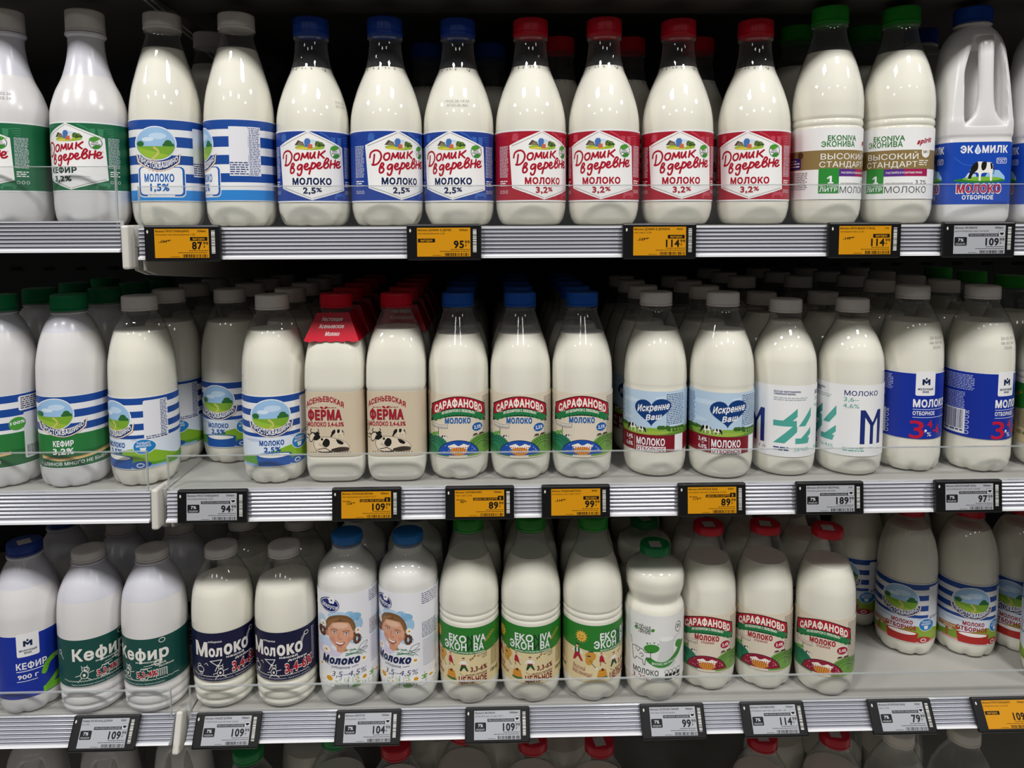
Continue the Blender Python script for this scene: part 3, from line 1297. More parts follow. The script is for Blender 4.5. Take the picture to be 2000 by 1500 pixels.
def art_heart(T):
    """Sky label with a blue heart over a pasture and a dark red foot band (crop units 2.778 per px)."""
    A = new_art(T, 572, 1078, .2268)
    R = T['R']
    A.band(742, 1078, 'B9D0E6', 0)
    A.band(948, 990, '5C8A35', 1)
    A.band(985, 1078, '7E1524', 2)
    for d in (0, 180):
        A.du = R_(d) * R
        for x, y, rx in ((480, 800, 80), (700, 780, 70), (430, 900, 70), (740, 900, 60)):
            A.ell(x, y, rx, 14, 'CADDEE', 1, n=18)
        for x, y, rx, ry, c in ((430, 955, 60, 24, '3F6A2A'), (500, 962, 90, 14, '7BA53C'), (640, 960, 120, 16, '86AE44'), (725, 950, 40, 18, '3A6428'), (560, 972, 140, 12, '9DB84A')):
            A.ell(x, y, rx, ry, c, 2 if ry > 15 else 3, n=20)
        for x in (655, 670, 690, 440, 415):
            A.ell(x, 942, 14, 12, '3A6428', 3, n=12)
        cow(A, 462, 928, 62, 46, 5)
        cow(A, 535, 940, 52, 34, 5, flip=True)
        hp = []
        for k in range(48):
            t = 2 * math.pi * k / 48
            hx = 16 * math.sin(t) ** 3
            hy = 13 * math.cos(t) - 5 * math.cos(2 * t) - 2 * math.cos(3 * t) - math.cos(4 * t)
            hp.append((611 + hx * 6.0, 848 - hy * 5.2 - hx * .5))
        A.poly(hp, '103A78', 4)
        A.text('Искренне', 530, 697, 848, 812, WHITE, 5, bold=.035, shear=.18, slope=11)
        A.text('Ваш', 580, 660, 898, 868, WHITE, 5, bold=.035, shear=.18, slope=6)
        A.text('3,4%', 456, 502, 1020, 998, WHITE, 4, bold=.02)
        A.text('6,0%', 456, 502, 1060, 1038, WHITE, 4, bold=.02)
        A.rect(474, 1027, 486, 1030, WHITE, 4)
        for k in range(16):
            A.rect(512, 998 + 5 * k, 515, 1001 + 5 * k, 'D8B8BC', 4)
        A.text('МОЛОКО', 526, 680, 1042, 1004, WHITE, 4, bold=.035)
        A.rect(526, 1050, 684, 1078, WHITE, 4)
        A.text('ОТБОРНОЕ', 530, 680, 1075, 1055, '7E1524', 5, bold=.035)
        A.rect(722, 985, 748, 1078, WHITE, 4)
    for d in (58, -70):
        A.du = R_(d) * R
        A.rect(505, 748, 640, 938, 'C4D7E9', 3)
        A.fine(512, 636, 756, 930, 11, '2A4A7C', 4, seed=13, fill=.45)
    A.du = 0
    return A


def art_letters(T):
    """Plain white label with teal and navy strokes (crop of row 2, units 2.778 per px)."""
    A = new_art(T, 310, 1100, .2268)
    R = T['R']
    A.band(702, 1100, 'EDEDEE', 0)
    TE, NV = '4FA79A', '1F2F74'
    A.text('МОЛОКО', 285, 452, 760, 734, NV, 3, bold=.01)
    A.text('3,6–', 283, 360, 794, 770, TE, 3, bold=0)
    A.text('4,6%', 280, 362, 830, 806, TE, 3, bold=0)

    A.wrap = False

    def bigM():
        for x in (-66, 40):
            A.rect(310 + x, 840, 310 + x + 26, 1030, NV, 3)
        A.poly([(270, 840), (321, 918), (321, 1030), (300, 1030), (300, 924), (270, 880)], NV, 3)
        A.poly([(350, 840), (321, 900), (300, 930), (321, 930), (350, 884)], NV, 3)
    for d in (41, -128):
        A.du = R_(d) * R
        bigM()
    A.du = R_(-55.5) * R

    def teal(p):
        A.poly([(310 + (x - 650) * 1.06, 702 + (y - 668) * .954) for x, y in p], TE, 3)
    teal([(548, 872), (665, 872), (665, 905), (548, 905)])
    teal([(596, 873), (668, 800), (668, 848), (642, 873)])
    teal([(676, 905), (752, 797), (752, 850), (715, 905)])
    teal([(550, 1005), (606, 1005), (668, 937), (668, 905), (645, 905)])
    teal([(690, 976), (752, 914), (752, 952), (730, 976)])
    teal([(660, 975), (745, 975), (735, 1007), (660, 1007)])
    A.text('БРАТЬЯ ЧЕБУРАШКИНЫ', 300 - 98, 300 + 44, 740, 731, NV, 3, bold=.035)
    A.text('СЕМЕЙНАЯ ФЕРМА', 300 - 98, 300 + 16, 753, 744, NV, 3, bold=.035)
    A.fine(300 - 98, 300 + 90, 768, 790, 2, 'A8B4B8', 3)
    A.fine(205, 285, 1045, 1072, 2, NV, 3, fill=.6)
    A.text('3,6–4,6%', 315, 405, 1066, 1046, TE, 3, bold=0)
    A.text('1 л', 120, 160, 1062, 1046, NV, 3, bold=0)
    A.du = R_(8) * R
    A.fine(260, 370, 1052, 1078, 2, '5FAFA4', 3, fill=.5)
    A.wrap = True
    A.du = 0
    return A


def mark(A, x, y, w, L=4, col=NAVY):
    """Letter M with a drop above it."""
    A.poly([(x - w, y + w), (x - w, y - .5 * w), (x - .55 * w, y - .5 * w), (x, y + .1 * w), (x + .55 * w, y - .5 * w), (x + w, y - .5 * w), (x + w, y + w), (x + .5 * w, y + w), (x + .5 * w, y + .25 * w), (x, y + .75 * w), (x - .5 * w, y + .25 * w), (x - .5 * w, y + w)], col, L)
    A.poly([(x, y - .95 * w), (x + .3 * w, y - .55 * w), (x, y - .2 * w), (x - .3 * w, y - .55 * w)], col, L)


def art_mark(T):
    """Royal blue label with a white tab (row 2 crop, units 2.778 per px; kefir: same with a green two)."""
    kef = T['art_args'] == 'kefir'
    A = new_art(T, 710, 990, .2395)
    R = T['R']
    BL = '16309A'
    A.band(637, 990, BL, 0)
    A.band(637, 641, WHITE, 1)
    for d in (0, 180):
        A.du = R_(d) * R
        A.rrect(657, 630, 760, 758, 8, 'ECECEE', 2)
        mark(A, 709, 680, 21, 4)
        A.text('МОЛОЧНЫЙ', 668, 748, 728, 718, NAVY, 4, bold=.04)
        A.text('ЗНАК', 690, 726, 742, 732, NAVY, 4, bold=.04)
        if kef:
            A.text('КЕФИР', 650, 790, 826, 792, WHITE, 4, bold=.03)
            A.rect(650, 836, 790, 840, WHITE, 3)
            A.text('900 г', 655, 750, 880, 856, WHITE, 4, bold=.02)
            A.rect(650, 892, 745, 895, WHITE, 3)
            A.line([(776, 872), (796, 826), (836, 806), (870, 828), (872, 872), (820, 930), (782, 966)], 28, '6DB52A', 4, smooth=True)
            A.rect(768, 952, 890, 986, '6DB52A', 4)
            A.line([(836, 808), (864, 820), (874, 850), (870, 880)], 28, 'D8DCE8', 5, smooth=True)
        else:
            A.text('МОЛОКО', 648, 838, 818, 780, WHITE, 4, bold=.045)
            A.rect(648, 830, 860, 833, 'C9D0EA', 3)
            A.text('ОТБОРНОЕ', 648, 764, 862, 842, WHITE, 4, bold=.03)
            A.rect(648, 873, 860, 876, 'C9D0EA', 3)
            A.text('3', 636, 705, 985, 888, 'C0183A', 4, bold=.01)
            A.text(',', 708, 722, 946, 915, WHITE, 4, bold=.05)
            A.text('4', 722, 752, 930, 888, 'C0183A', 4, bold=.02)
            A.text('-6', 756, 800, 960, 915, 'C0183A', 4, bold=.03)
            A.text('%', 722, 748, 976, 952, WHITE, 4, bold=.0)
    A.du = R_(-82) * R
    A.fine(590, 780, 655, 740, 6, 'B9C2E6', 3, seed=17, fill=.42)
    A.fine(600, 740, 750, 842, 7, 'B9C2E6', 3, seed=18, fill=.42)
    A.rect(612, 842, 745, 975, 'ECECEE', 3)
    A.bars(618, 738, 848, 950, '20305A', 4, n=28)
    A.fine(622, 735, 955, 970, 1, '20305A', 4, fill=.6)
    A.du = R_(-60) * R
    for k in range(4):
        A.ring(690, 880 + 28 * k, 10, 9, 3, 'C9D0EA', 3, n=12)
    A.text('ЕАС', 680, 702, 862, 846, 'D8DCF0', 3, bold=.02)
    A.du = 0
    return A


def doodle_cow(A, x, y, s, L, c):
    A.line([(x, y), (x + 12 * s, y - 26 * s), (x + 34 * s, y - 30 * s), (x + 44 * s, y - 6 * s), (x + 36 * s, y + 18 * s), (x + 10 * s, y + 16 * s), (x, y)], 3.6, c, L, smooth=True)
    A.ring(x + 26 * s, y - 42 * s, 16 * s, 13 * s, 3.4, c, L, n=16)
    A.line([(x + 12 * s, y - 52 * s), (x + 8 * s, y - 64 * s)], 3.4, c, L)
    A.line([(x + 36 * s, y - 54 * s), (x + 42 * s, y - 64 * s)], 3.4, c, L)
    A.line([(x + 10 * s, y + 14 * s), (x - 14 * s, y + 44 * s)], 3.6, c, L)
    A.line([(x + 34 * s, y + 14 * s), (x + 62 * s, y + 36 * s)], 3.6, c, L)
    A.line([(x + 40 * s, y - 14 * s), (x + 76 * s, y - 22 * s)], 3.6, c, L)
    A.line([(x + 2 * s, y - 4 * s), (x - 26 * s, y + 6 * s)], 3.6, c, L)
    A.ell(x + 22 * s, y - 2 * s, 8 * s, 10 * s, c, L, n=12)
    A.ell(x + 26 * s, y - 37 * s, 7 * s, 4 * s, c, L, n=10)


def art_doodle(T):
    """Dark label with chalk lettering (row 3 crop, units 3 per px)."""
    kef = T['art_args'] == 'kefir'
    bgc = '164A44' if kef else '15173A'
    A = new_art(T, 550, 1022, .2045) if kef else new_art(T, 1300, 1000, .2108)
    R = T['R']
    W_ = 'E9E6E0'
    if kef:
        A.band(718, 1022, bgc, 0)
        A.text('Кефир', 0, 0, 852, 778, W_, 3, bold=.035, deg=(-37, 60))
        A.wrap = False
        A.text('из молока', 0, 0, 874, 862, W_, 3, bold=.02, deg=(2, 47))
        A.text('нашей', 0, 0, 891, 879, W_, 3, bold=.02, deg=(30, 54))
        A.text('дойки', 0, 0, 909, 897, W_, 3, bold=.02, deg=(42, 68))
        A.wrap = True
        st = [(608 + (44 if k % 2 else 30) * math.cos(R_(22.5 * k)), 946 + (40 if k % 2 else 30) * math.sin(R_(22.5 * k))) for k in range(17)]
        A.line(st, 4, W_, 3)
        A.text('3,2-4%', 0, 0, 966, 926, W_, 4, bold=.085, slope=4, deg=(2, 40))
        A.text('3,2-4%', 0, 0, 964, 928, 'B0182F', 5, bold=.04, slope=4, deg=(2.6, 39.4))
        doodle_cow(A, 468, 950, 1.0, 3, W_)
        A.ring(505, 912, 14, 16, 4, W_, 3, n=14)
        A.line([(385, 980)] + [(400 + 8 * k, 985 + (4 if k % 2 else -2)) for k in range(44)], 3, W_, 3)
        A.text('Перед употреблением взболтать. Приятного аппетита!', 420, 705, 1014, 1004, 'C9D4D0', 3, bold=.0)
        A.du = R_(52) * R
        A.wrap = False
        x0 = 500
        A.line([(x0, 975), (x0, 925), (x0 + 62, 925), (x0 + 62, 975)], 4, W_, 3)
        for k in range(1, 5):
            A.line([(x0 + 12 * k, 927), (x0 + 12 * k, 973)], 2, W_, 3, caps=False)
            A.line([(x0 + 2, 925 + 10 * k), (x0 + 60, 925 + 10 * k)], 2, W_, 3, caps=False)
        A.ring(510, 880, 19, 19, 4, W_, 3, n=16)
        for k in range(5):
            A.ell(510 + 11 * math.cos(R_(72 * k)), 880 + 11 * math.sin(R_(72 * k)), 4.5, 4.5, W_, 3, n=6)
        A.line([(430, 895), (485, 890)], 3, W_, 3)
        A.line([(420, 910), (475, 905)], 3, W_, 3)
        A.ring(540, 740, 18, 14, 4, W_, 3, n=12)
        A.du = R_(-66) * R
        A.ring(550, 810, 14, 14, 4, W_, 3, n=12)
        A.line([(560, 822), (580, 850)], 4, W_, 3)
        A.du = 0
        A.wrap = True
    else:
        A.band(694, 1000, bgc, 0)
        A.text('М', 0, 0, 842, 756, W_, 3, bold=.04, deg=(-59, -31))
        A.text('отборное', 0, 0, 754, 742, W_, 4, bold=.02, deg=(-30, -5))
        A.text('ол', 0, 0, 840, 776, W_, 3, bold=.045, deg=(-29, -5))
        A.text('око', 0, 0, 836, 756, W_, 3, bold=.045, deg=(-2, 45))
        A.text('нашей', 0, 0, 860, 846, W_, 3, bold=.03, deg=(2, 35))
        A.text('дойки', 0, 0, 881, 867, W_, 3, bold=.03, deg=(17, 53))
        A.text('3,4-6%', 0, 0, 950, 892, W_, 4, bold=.085, slope=4, deg=(11, 66))
        A.text('3,4-6%', 0, 0, 948, 894, 'B0182F', 5, bold=.04, slope=4, deg=(11.6, 65.4))
        A.line([(1212, 872), (1280, 865), (1258, 905), (1212, 872)], 4.5, W_, 3)
        A.line([(1258, 895), (1240, 935)], 4.5, W_, 3)
        doodle_cow(A, 1250, 950, .85, 3, W_)
        A.ring(1158, 930, 17, 20, 4, W_, 3, n=14)
        A.ring(1152, 905, 8, 9, 3.5, W_, 3, n=10)
        A.ring(1160, 952, 9, 8, 3.5, W_, 3, n=10)
        A.line([(1180, 895), (1192, 885), (1200, 900)], 3, W_, 3)
        A.line([(1125, 962)] + [(1135 + 8 * k, 968 + (4 if k % 2 else -2)) for k in range(42)], 3, W_, 3)
        A.text('Продукт готов к употреблению. Приятного аппетита!', 1140, 1470, 992, 982, 'C6C6D4', 3, bold=.0)
        A.du = R_(46) * R
        A.wrap = False
        A.ring(1325, 735, 16, 12, 4, W_, 3, n=12)
        A.line([(1312, 745), (1298, 768), (1290, 800)], 4, W_, 3)
        A.line([(1306, 740), (1290, 760), (1284, 790)], 3, W_, 3)
        A.du = R_(60) * R
        A.fine(1320, 1345, 720, 940, 18, 'B9B9CC', 3, seed=5)
        A.du = 0
        A.wrap = True
    A.du = R_(150) * R
    A.fine(A.ax - 120, A.ax + 120, A.yb - 260, A.yb - 60, 10, 'C9CFCF', 3, seed=6)
    A.du = 0
    return A


def daisy(A, x, y, r, L, petal='F4F2EE', core='D99A1E'):
    for k in range(11):
        t = R_(360 * k / 11)
        A.ell(x + r * .62 * math.cos(t), y + r * .62 * math.sin(t), r * .4, r * .15, petal, L, n=10, rot=360 * k / 11)
    A.ell(x, y, r * .32, r * .28, core, L + 1, n=14)


def art_girl(T):
    """White label with a painted portrait and daisies (crop units 7.5 per px)."""
    A = new_art(T, 470, 1462, .0935)
    R = T['R']
    A.band(110, 1462, 'E9E9EF', 0)
    for d in (0, 180):
        A.du = R_(d) * R
        for x, y, rx, ry, c in ((330, 430, 150, 70, 'B3D0E8'), (540, 450, 100, 60, '7FB2D6'), (600, 560, 60, 90, '9CC3E0'), (110, 560, 60, 120, 'BCD5EA'), (560, 780, 90, 60, 'A6CBE6'), (150, 830, 90, 80, 'C9D8F0'), (480, 400, 60, 40, '94BEDD')):
            A.ell(x, y, rx, ry, c, 1, n=20)
        # emblem
        A.ell(215, 275, 130, 106, '13206A', 3)
        A.ring(215, 278, 116, 92, 9, 'E9E9F4', 4)
        A.text('Маруся', 118, 312, 320, 262, WHITE, 5, bold=.02, shear=.2, slope=-14)
        for k in range(5):
            A.ell(240 + 27 * math.cos(R_(72 * k - 90)), 207 + 30 * math.sin(R_(72 * k - 90)), 21, 23, 'F2F2F4', 5, n=14)
        A.ring(240, 207, 10, 10, 6, '3A3A5A', 6, n=10)
        # portrait
        A.poly(crom([(150, 640), (160, 520), (220, 440), (340, 405), (460, 430), (540, 520), (560, 640), (520, 720), (180, 720), (150, 640)]), '7A5636', 2)
        for sx, x in ((-1, 110), (1, 575)):
            for k in range(10):
                t = R_(36 * k)
                y = 680 if sx < 0 else 770
                A.ell(x + 36 * math.cos(t) * (1 if sx > 0 else .8), y + 56 * math.sin(t), 24, 22, '4E3222' if k % 2 else '6A4630', 3, n=10)
        A.ell(120, 560, 34, 40, 'F0EEF0', 3, n=12)
        daisy(A, 590, 650, 52, 4)
        daisy(A, 120, 575, 48, 4)
        A.poly(crom([(178, 600), (190, 720), (220, 800), (290, 870), (350, 885), (430, 855), (490, 780), (525, 690), (532, 600), (490, 530), (360, 505), (230, 530), (178, 600)]), 'D9A184', 4)
        A.ell(165, 690, 22, 40, 'CF8F72', 3, n=14)
        A.ell(515, 740, 24, 42, 'CF8F72', 3, n=14)
        A.poly(crom([(170, 600), (200, 500), (340, 440), (355, 455), (250, 520), (190, 610), (170, 600)]), '946A44', 5)
        A.poly(crom([(540, 640), (520, 540), (440, 465), (350, 445), (370, 470), (470, 530), (520, 640), (540, 640)]), '84603C', 5)
        A.line([(348, 430), (352, 490)], 6, '5A3E26', 6)
        A.ell(240, 755, 34, 34, 'D2917A', 5, n=16)
        A.ell(470, 760, 32, 34, 'D2917A', 5, n=16)
        A.ell(350, 560, 110, 40, 'E6BCA2', 5, n=18)
        for x, y in ((268, 648), (428, 665)):
            A.line([(x - 48, y - 22), (x, y - 34), (x + 46, y - 22)], 9, '6A442E', 6, smooth=True)
            A.ell(x, y + 6, 30, 11, 'EDE6E2', 6, n=14)
            A.ell(x + 2, y + 6, 11, 11, '5C6A84', 7, n=12)
            A.ell(x + 2, y + 6, 7, 7, '1A1A22', 8, n=10)
            A.line([(x - 38, y + 4), (x, y - 10), (x + 38, y + 6)], 6, '4A3024', 8, smooth=True)
        A.line([(338, 660), (322, 730), (345, 752), (372, 742)], 8, 'B8745C', 6, smooth=True)
        A.poly(crom([(258, 775), (300, 800), (345, 806), (405, 795), (390, 830), (345, 848), (295, 830), (258, 775)]), '8E3A30', 6)
        A.poly([(272, 788), (345, 808), (396, 800), (380, 822), (340, 830), (296, 816)], 'F4F0EC', 7)
        A.ell(345, 862, 40, 12, 'C88468', 5, n=14)
        A.poly([(290, 860), (420, 850), (440, 930), (300, 960)], 'D09878', 2)
        A.poly([(60, 900), (180, 850), (300, 930), (380, 960), (300, 1010), (70, 1000)], 'D8CFE6', 3)
        daisy(A, 155, 930, 60, 4)
        # claim with leaves
        for y, x0, x1 in ((940, 470, 600), (985, 415, 660), (995, 410, 640)):
            A.line([(x0, y), ((x0 + x1) / 2, y - 18), (x1, y + 12)], 7, '3F8A5A', 4, smooth=True)
        A.fine(400, 580, 905, 930, 1, '3F8A5A', 4, fill=.7)
        A.fine(415, 640, 958, 980, 1, '2F7A5A', 4, fill=.7)
        A.line(crom([(590, 930), (630, 870), (715, 845), (690, 900), (620, 940), (590, 930)]), 6, '3A5A4A', 4)
        A.line(crom([(600, 940), (660, 930), (720, 930), (690, 955), (640, 960)]), 6, '3A5A4A', 4)
        A.line([(600, 930), (650, 970), (695, 1015)], 6, '3A5A4A', 4)
        A.text('Молоко', 105, 605, 1112, 1012, NAVY, 6, bold=.07, shear=.2, slope=4)
        A.line([(130, 1125), (195, 1142)], 7, NAVY, 5)
        A.line([(495, 1165), (585, 1150)], 7, NAVY, 5)
        A.text('отборное', 218, 470, 1180, 1140, NAVY, 6, bold=.0)
        A.text('3,5–4,5%', 220, 690, 1292, 1212, '2A3564', 6, bold=-.008, shear=.22, slope=8)
        # meadow
        rnd = random.Random(3)
        for k in range(46):
            x = rnd.uniform(40, 900)
            A.line([(x, 1450), (x + rnd.uniform(-30, 30), rnd.uniform(1260, 1380))], 6, rnd.choice(('6F9A3C', '8FB85A', '4F7E34', 'A9C66F')), 3, caps=False)
        for x, y, r in ((190, 1340, 130), (670, 1350, 95), (345, 1395, 55), (665, 1080, 70), (90, 1170, 50), (545, 1360, 36), (840, 1360, 60)):
            daisy(A, x, y, r, 4)
        A.ell(560, 1440, 70, 22, '4F8A3A', 4, n=14)
        A.ell(780, 1350, 55, 30, '5F9A44', 3, n=14)
        A.du = R_(d) * R
    A.du = R_(46) * R
    A.fine(430, 700, 140, 310, 4, '55557A', 3, seed=41, fill=.4)
    A.fine(430, 700, 560, 790, 6, '55557A', 3, seed=42, fill=.4)
    for k in range(15):
        A.line([(440, 820 + 26 * k), (690, 815 + 26 * k)], 5, '6A6A8C', 3, caps=False)
    A.du = 0
    return A


def art_field(T):
    """Green wave over cream with folk dancers (row 3 crop, units 3 per px)."""
    A = new_art(T, 617, 1017, .2165)
    R = T['R']
    G = '2A7A2C'
    A.band(656, 1017, 'DCCB9E', 0)
    A.band(656, 812, G, 1)
    A.band(656, 659, WHITE, 2)
    for d in (0, 180):
        A.du = R_(d) * R
        A.ell(617, 812, 170, 14, G, 1)
        A.text('EKO', 520, 632, 752, 706, WHITE, 4, bold=.03)
        A.text('N', 636, 668, 752, 706, '123A1C', 4, bold=.03)
        A.text('IVA', 674, 742, 752, 706, WHITE, 4, bold=.03)
        A.text('ЭКОН', 490, 632, 802, 757, WHITE, 4, bold=.03)
        A.text('И', 636, 668, 802, 757, '123A1C', 4, bold=.03)
        A.text('ВА', 674, 732, 802, 757, WHITE, 4, bold=.03)
        A.text('МОЛОКО, КОТОРЫМ МЫ ГОРДИМСЯ', 522, 735, 820, 811, WHITE, 4, bold=.02)
        for k in range(5):
            A.ring(742 + 9 * k, 752 - 9 * k, 6, 8, 3, 'D9A23A', 4, n=10)
        # folk dancers
        def woman(x, y, s):
            A.ell(x, y, 8 * s, 9 * s, 'E0B090', 5, n=12)
            A.poly([(x - 9 * s, y), (x, y - 13 * s), (x + 9 * s, y), (x + 5 * s, y - 4 * s), (x - 5 * s, y - 4 * s)], 'B0182F', 6)
            A.poly([(x - 8 * s, y + 10 * s), (x + 8 * s, y + 10 * s), (x + 22 * s, y + 58 * s), (x - 12 * s, y + 54 * s)], 'A81C30', 5)
            A.line([(x + 8 * s, y + 14 * s), (x + 32 * s, y + 26 * s)], 5 * s, 'EDE6DA', 5)
            A.line([(x - 6 * s, y + 14 * s), (x - 20 * s, y - 4 * s)], 5 * s, 'EDE6DA', 5)
            A.line([(x + 10 * s, y + 56 * s), (x + 30 * s, y + 72 * s)], 5 * s, '8A5A3A', 5)
            A.line([(x - 4 * s, y + 54 * s), (x - 6 * s, y + 80 * s)], 5 * s, '8A5A3A', 5)

        def man(x, y, s, vest=None):
            A.ell(x, y, 9 * s, 10 * s, 'E0B090', 5, n=12)
            A.rect(x - 9 * s, y - 12 * s, x + 9 * s, y - 5 * s, '1E1E22', 6)
            A.poly([(x - 16 * s, y + 12 * s), (x + 16 * s, y + 12 * s), (x + 18 * s, y + 42 * s), (x - 16 * s, y + 42 * s)], 'EDE9E2', 5)
            if vest:
                A.rect(x - 16 * s, y + 12 * s, x - 5 * s, y + 40 * s, vest, 6)
                A.rect(x + 5 * s, y + 12 * s, x + 16 * s, y + 40 * s, vest, 6)
            A.line([(x - 15 * s, y + 16 * s), (x - 32 * s, y + 36 * s), (x, y + 40 * s)], 7 * s, 'EDE9E2', 5)
            A.line([(x + 15 * s, y + 16 * s), (x + 32 * s, y + 38 * s), (x + 4 * s, y + 42 * s)], 7 * s, 'EDE9E2', 5)
            A.rect(x - 16 * s, y + 38 * s, x + 17 * s, y + 45 * s, 'B0182F', 6)
            A.poly([(x - 16 * s, y + 45 * s), (x + 16 * s, y + 45 * s), (x + 36 * s, y + 84 * s), (x + 26 * s, y + 88 * s), (x + 4 * s, y + 60 * s), (x - 18 * s, y + 90 * s), (x - 28 * s, y + 86 * s)], '1F4A2C' if not vest else 'A81C30', 5)
        woman(528, 836, .92)
        man(612, 856, .86)
        A.line([(650, 855), (670, 845), (684, 825)], 2.5, '5A4A3A', 4)
        for x, y, c in ((656, 858, 'A81C30'), (668, 850, G), (680, 836, 'A81C30')):
            A.poly([(x - 5, y - 3), (x + 6, y - 3), (x, y + 9)], c, 5)
        # samovar, pancakes, spoon
        A.ell(478, 850, 22, 28, 'C9933A', 4)
        A.rect(468, 820, 488, 826, '2A3A5A', 5)
        A.rect(470, 874, 486, 890, 'B07E2E', 4)
        A.line([(480, 895), (500, 925)], 4, '4A4A52', 4)
        A.ell(502, 930, 6, 8, 'E6E2DC', 5, n=10)
        for k in range(5):
            A.ell(535, 975 - 8 * k, 30 - 2 * k, 9, 'D99A3A' if k % 2 else 'C9822A', 4 + k, n=16)
        A.ell(535, 936, 8, 8, '4A2A1A', 10, n=10)
        A.ell(535, 988, 34, 9, '3A6A3A', 3, n=16)
        A.line([(588, 945), (620, 965)], 4, 'B08A6A', 4)
        A.text('ЧЕСТНЫЙ', 692, 748, 842, 829, '3A4A2A', 4, bold=.0, slope=3)
        A.text('ЛИТР', 720, 748, 858, 846, '3A4A2A', 4, bold=.0, slope=2)
        A.text('3,3-6%', 655, 748, 932, 902, '6A1222', 4, bold=.03, slope=3)
        A.text('МОЛОКО ПИТЬЕВОЕ', 625, 748, 960, 947, '6A1222', 4, bold=.02, slope=3)
        A.text('ЦЕЛЬНОЕ', 582, 748, 1004, 966, '7A1424', 4, bold=.04, slope=2)
        A.du = R_(d + 62) * R
        A.text('1000 мл', 586, 660, 970, 945, '2F5A2A', 4, bold=.02)
        A.fine(590, 650, 815, 930, 11, '7A6A3A', 3, seed=51)
        A.du = R_(d - 66) * R
        for k in range(14):
            t = R_(360 * k / 14)
            A.poly([(617 + 26 * math.cos(t - .2), 735 + 26 * math.sin(t - .2)), (617 + 44 * math.cos(t), 735 + 44 * math.sin(t)), (617 + 26 * math.cos(t + .2), 735 + 26 * math.sin(t + .2))], 'D9A23A', 3)
        A.ell(617, 735, 30, 30, 'E3B54A', 4, n=24)
        A.ell(607, 730, 3, 4, '6A3A1A', 5, n=8)
        A.ell(627, 730, 3, 4, '6A3A1A', 5, n=8)
        A.line([(603, 744), (617, 751), (631, 744)], 3, '8A3A1A', 5, smooth=True)
        man(590, 800, 1.05, '1F5A34')
        A.ell(665, 880, 22, 28, 'C9933A', 4)
        A.rect(655, 848, 675, 856, '2A3A5A', 5)
        A.text('Вкусной', 560, 640, 945, 918, '8E1B34', 4, bold=.0, shear=.2, slope=-6)
        A.text('Масленицы!', 555, 680, 978, 950, '8E1B34', 4, bold=.0, shear=.2, slope=-6)
    A.du = 0
    return A


def art_line(T):
    """Clear-backed white label with a line-drawn cow and a green ribbon (row 3 crop, units 3 per px)."""
    A = new_art(T, 232, 1000, .2245)
    R = T['R']
    G = '3A8A34'
    A.band(600, 1000, 'E6E6E4', 0)
    for d in (0, 180):
        A.du = R_(d) * R
        A.text('ЗЕЛЁНАЯ', 122, 212, 695, 668, '3A4A3A', 3, bold=.015)
        A.text('ЛИНИЯ', 142, 212, 716, 692, '3A4A3A', 3, bold=.015)
        A.ell(226, 688, 12, 9, G, 3, n=12, rot=-30)
        for k in range(4):
            A.ell(130 + 7 * math.cos(R_(90 * k)), 694 + 7 * math.sin(R_(90 * k)), 5, 5, G, 3, n=8)
        # jug
        A.poly([(262, 738), (350, 730), (345, 800), (362, 900), (345, 918), (262, 918), (245, 900), (268, 800)], 'D2D4D4', 1)
        A.ell(306, 740, 42, 14, 'F0F0EE', 2)
        A.line([(350, 745), (380, 720)], 9, 'CBCDCD', 2)
        A.line([(345, 760), (382, 770), (378, 830), (355, 850)], 7, 'CBCDCD', 2, smooth=True)
        # ribbon and splash
        A.line([(205, 870), (250, 892), (310, 890), (360, 850), (392, 790)], 34, G, 3, smooth=True)
        A.ell(220, 800, 46, 26, G, 3, n=20, rot=-10)
        A.ell(372, 785, 16, 22, G, 3, n=14)
        A.text('ВКУСНО, НАТУРАЛЬНО', 222, 372, 894, 880, WHITE, 4, bold=.02, sag=-14, slope=14)
        for x, y, r in ((195, 772, 6), (212, 766, 4), (235, 762, 5), (258, 770, 4)):
            A.ell(x, y, r, r, G, 3, n=8)
        # line cow
        K = '2A2A2A'
        A.line([(105, 800), (102, 770), (97, 758)], 3, K, 4, smooth=True)
        A.line([(107, 812), (130, 806), (170, 815), (182, 828), (214, 826), (216, 860), (200, 872), (190, 858), (184, 880), (182, 905), (172, 905), (168, 878), (130, 872), (124, 890), (114, 888), (110, 850), (107, 812)], 3.4, K, 4)
        A.line([(128, 812), (140, 835), (152, 815)], 3, K, 4, smooth=True)
        A.line([(150, 850), (162, 838), (172, 852), (160, 862)], 3, K, 4, smooth=True)
        A.line([(182, 828), (172, 818)], 3, K, 4)
        A.line([(214, 826), (226, 818)], 3, K, 4)
        A.text('МОЛОКО', 113, 262, 962, 930, '262626', 4, bold=.015)
        A.text('3,2%', 110, 205, 998, 970, '8E1B34', 4, bold=.0)
        for k in range(4):
            A.ring(308 + 22 * k, 940, 10, 12, 2.5, K, 3, n=14)
            A.ell(308 + 22 * k, 962, 10, 11, K, 3, n=14)
        A.fine(298, 385, 980, 1000, 1, '5A5A5A', 3, fill=.5)
        A.du = R_(d + 52) * R
        A.ring(232, 682, 24, 30, 3, K, 3)
        A.fine(218, 246, 670, 694, 2, K, 4)
        A.du = R_(d + 92) * R
        A.fine(180, 290, 660, 940, 16, '6A6A66', 3, seed=61, fill=.4)
    A.du = 0
    return A


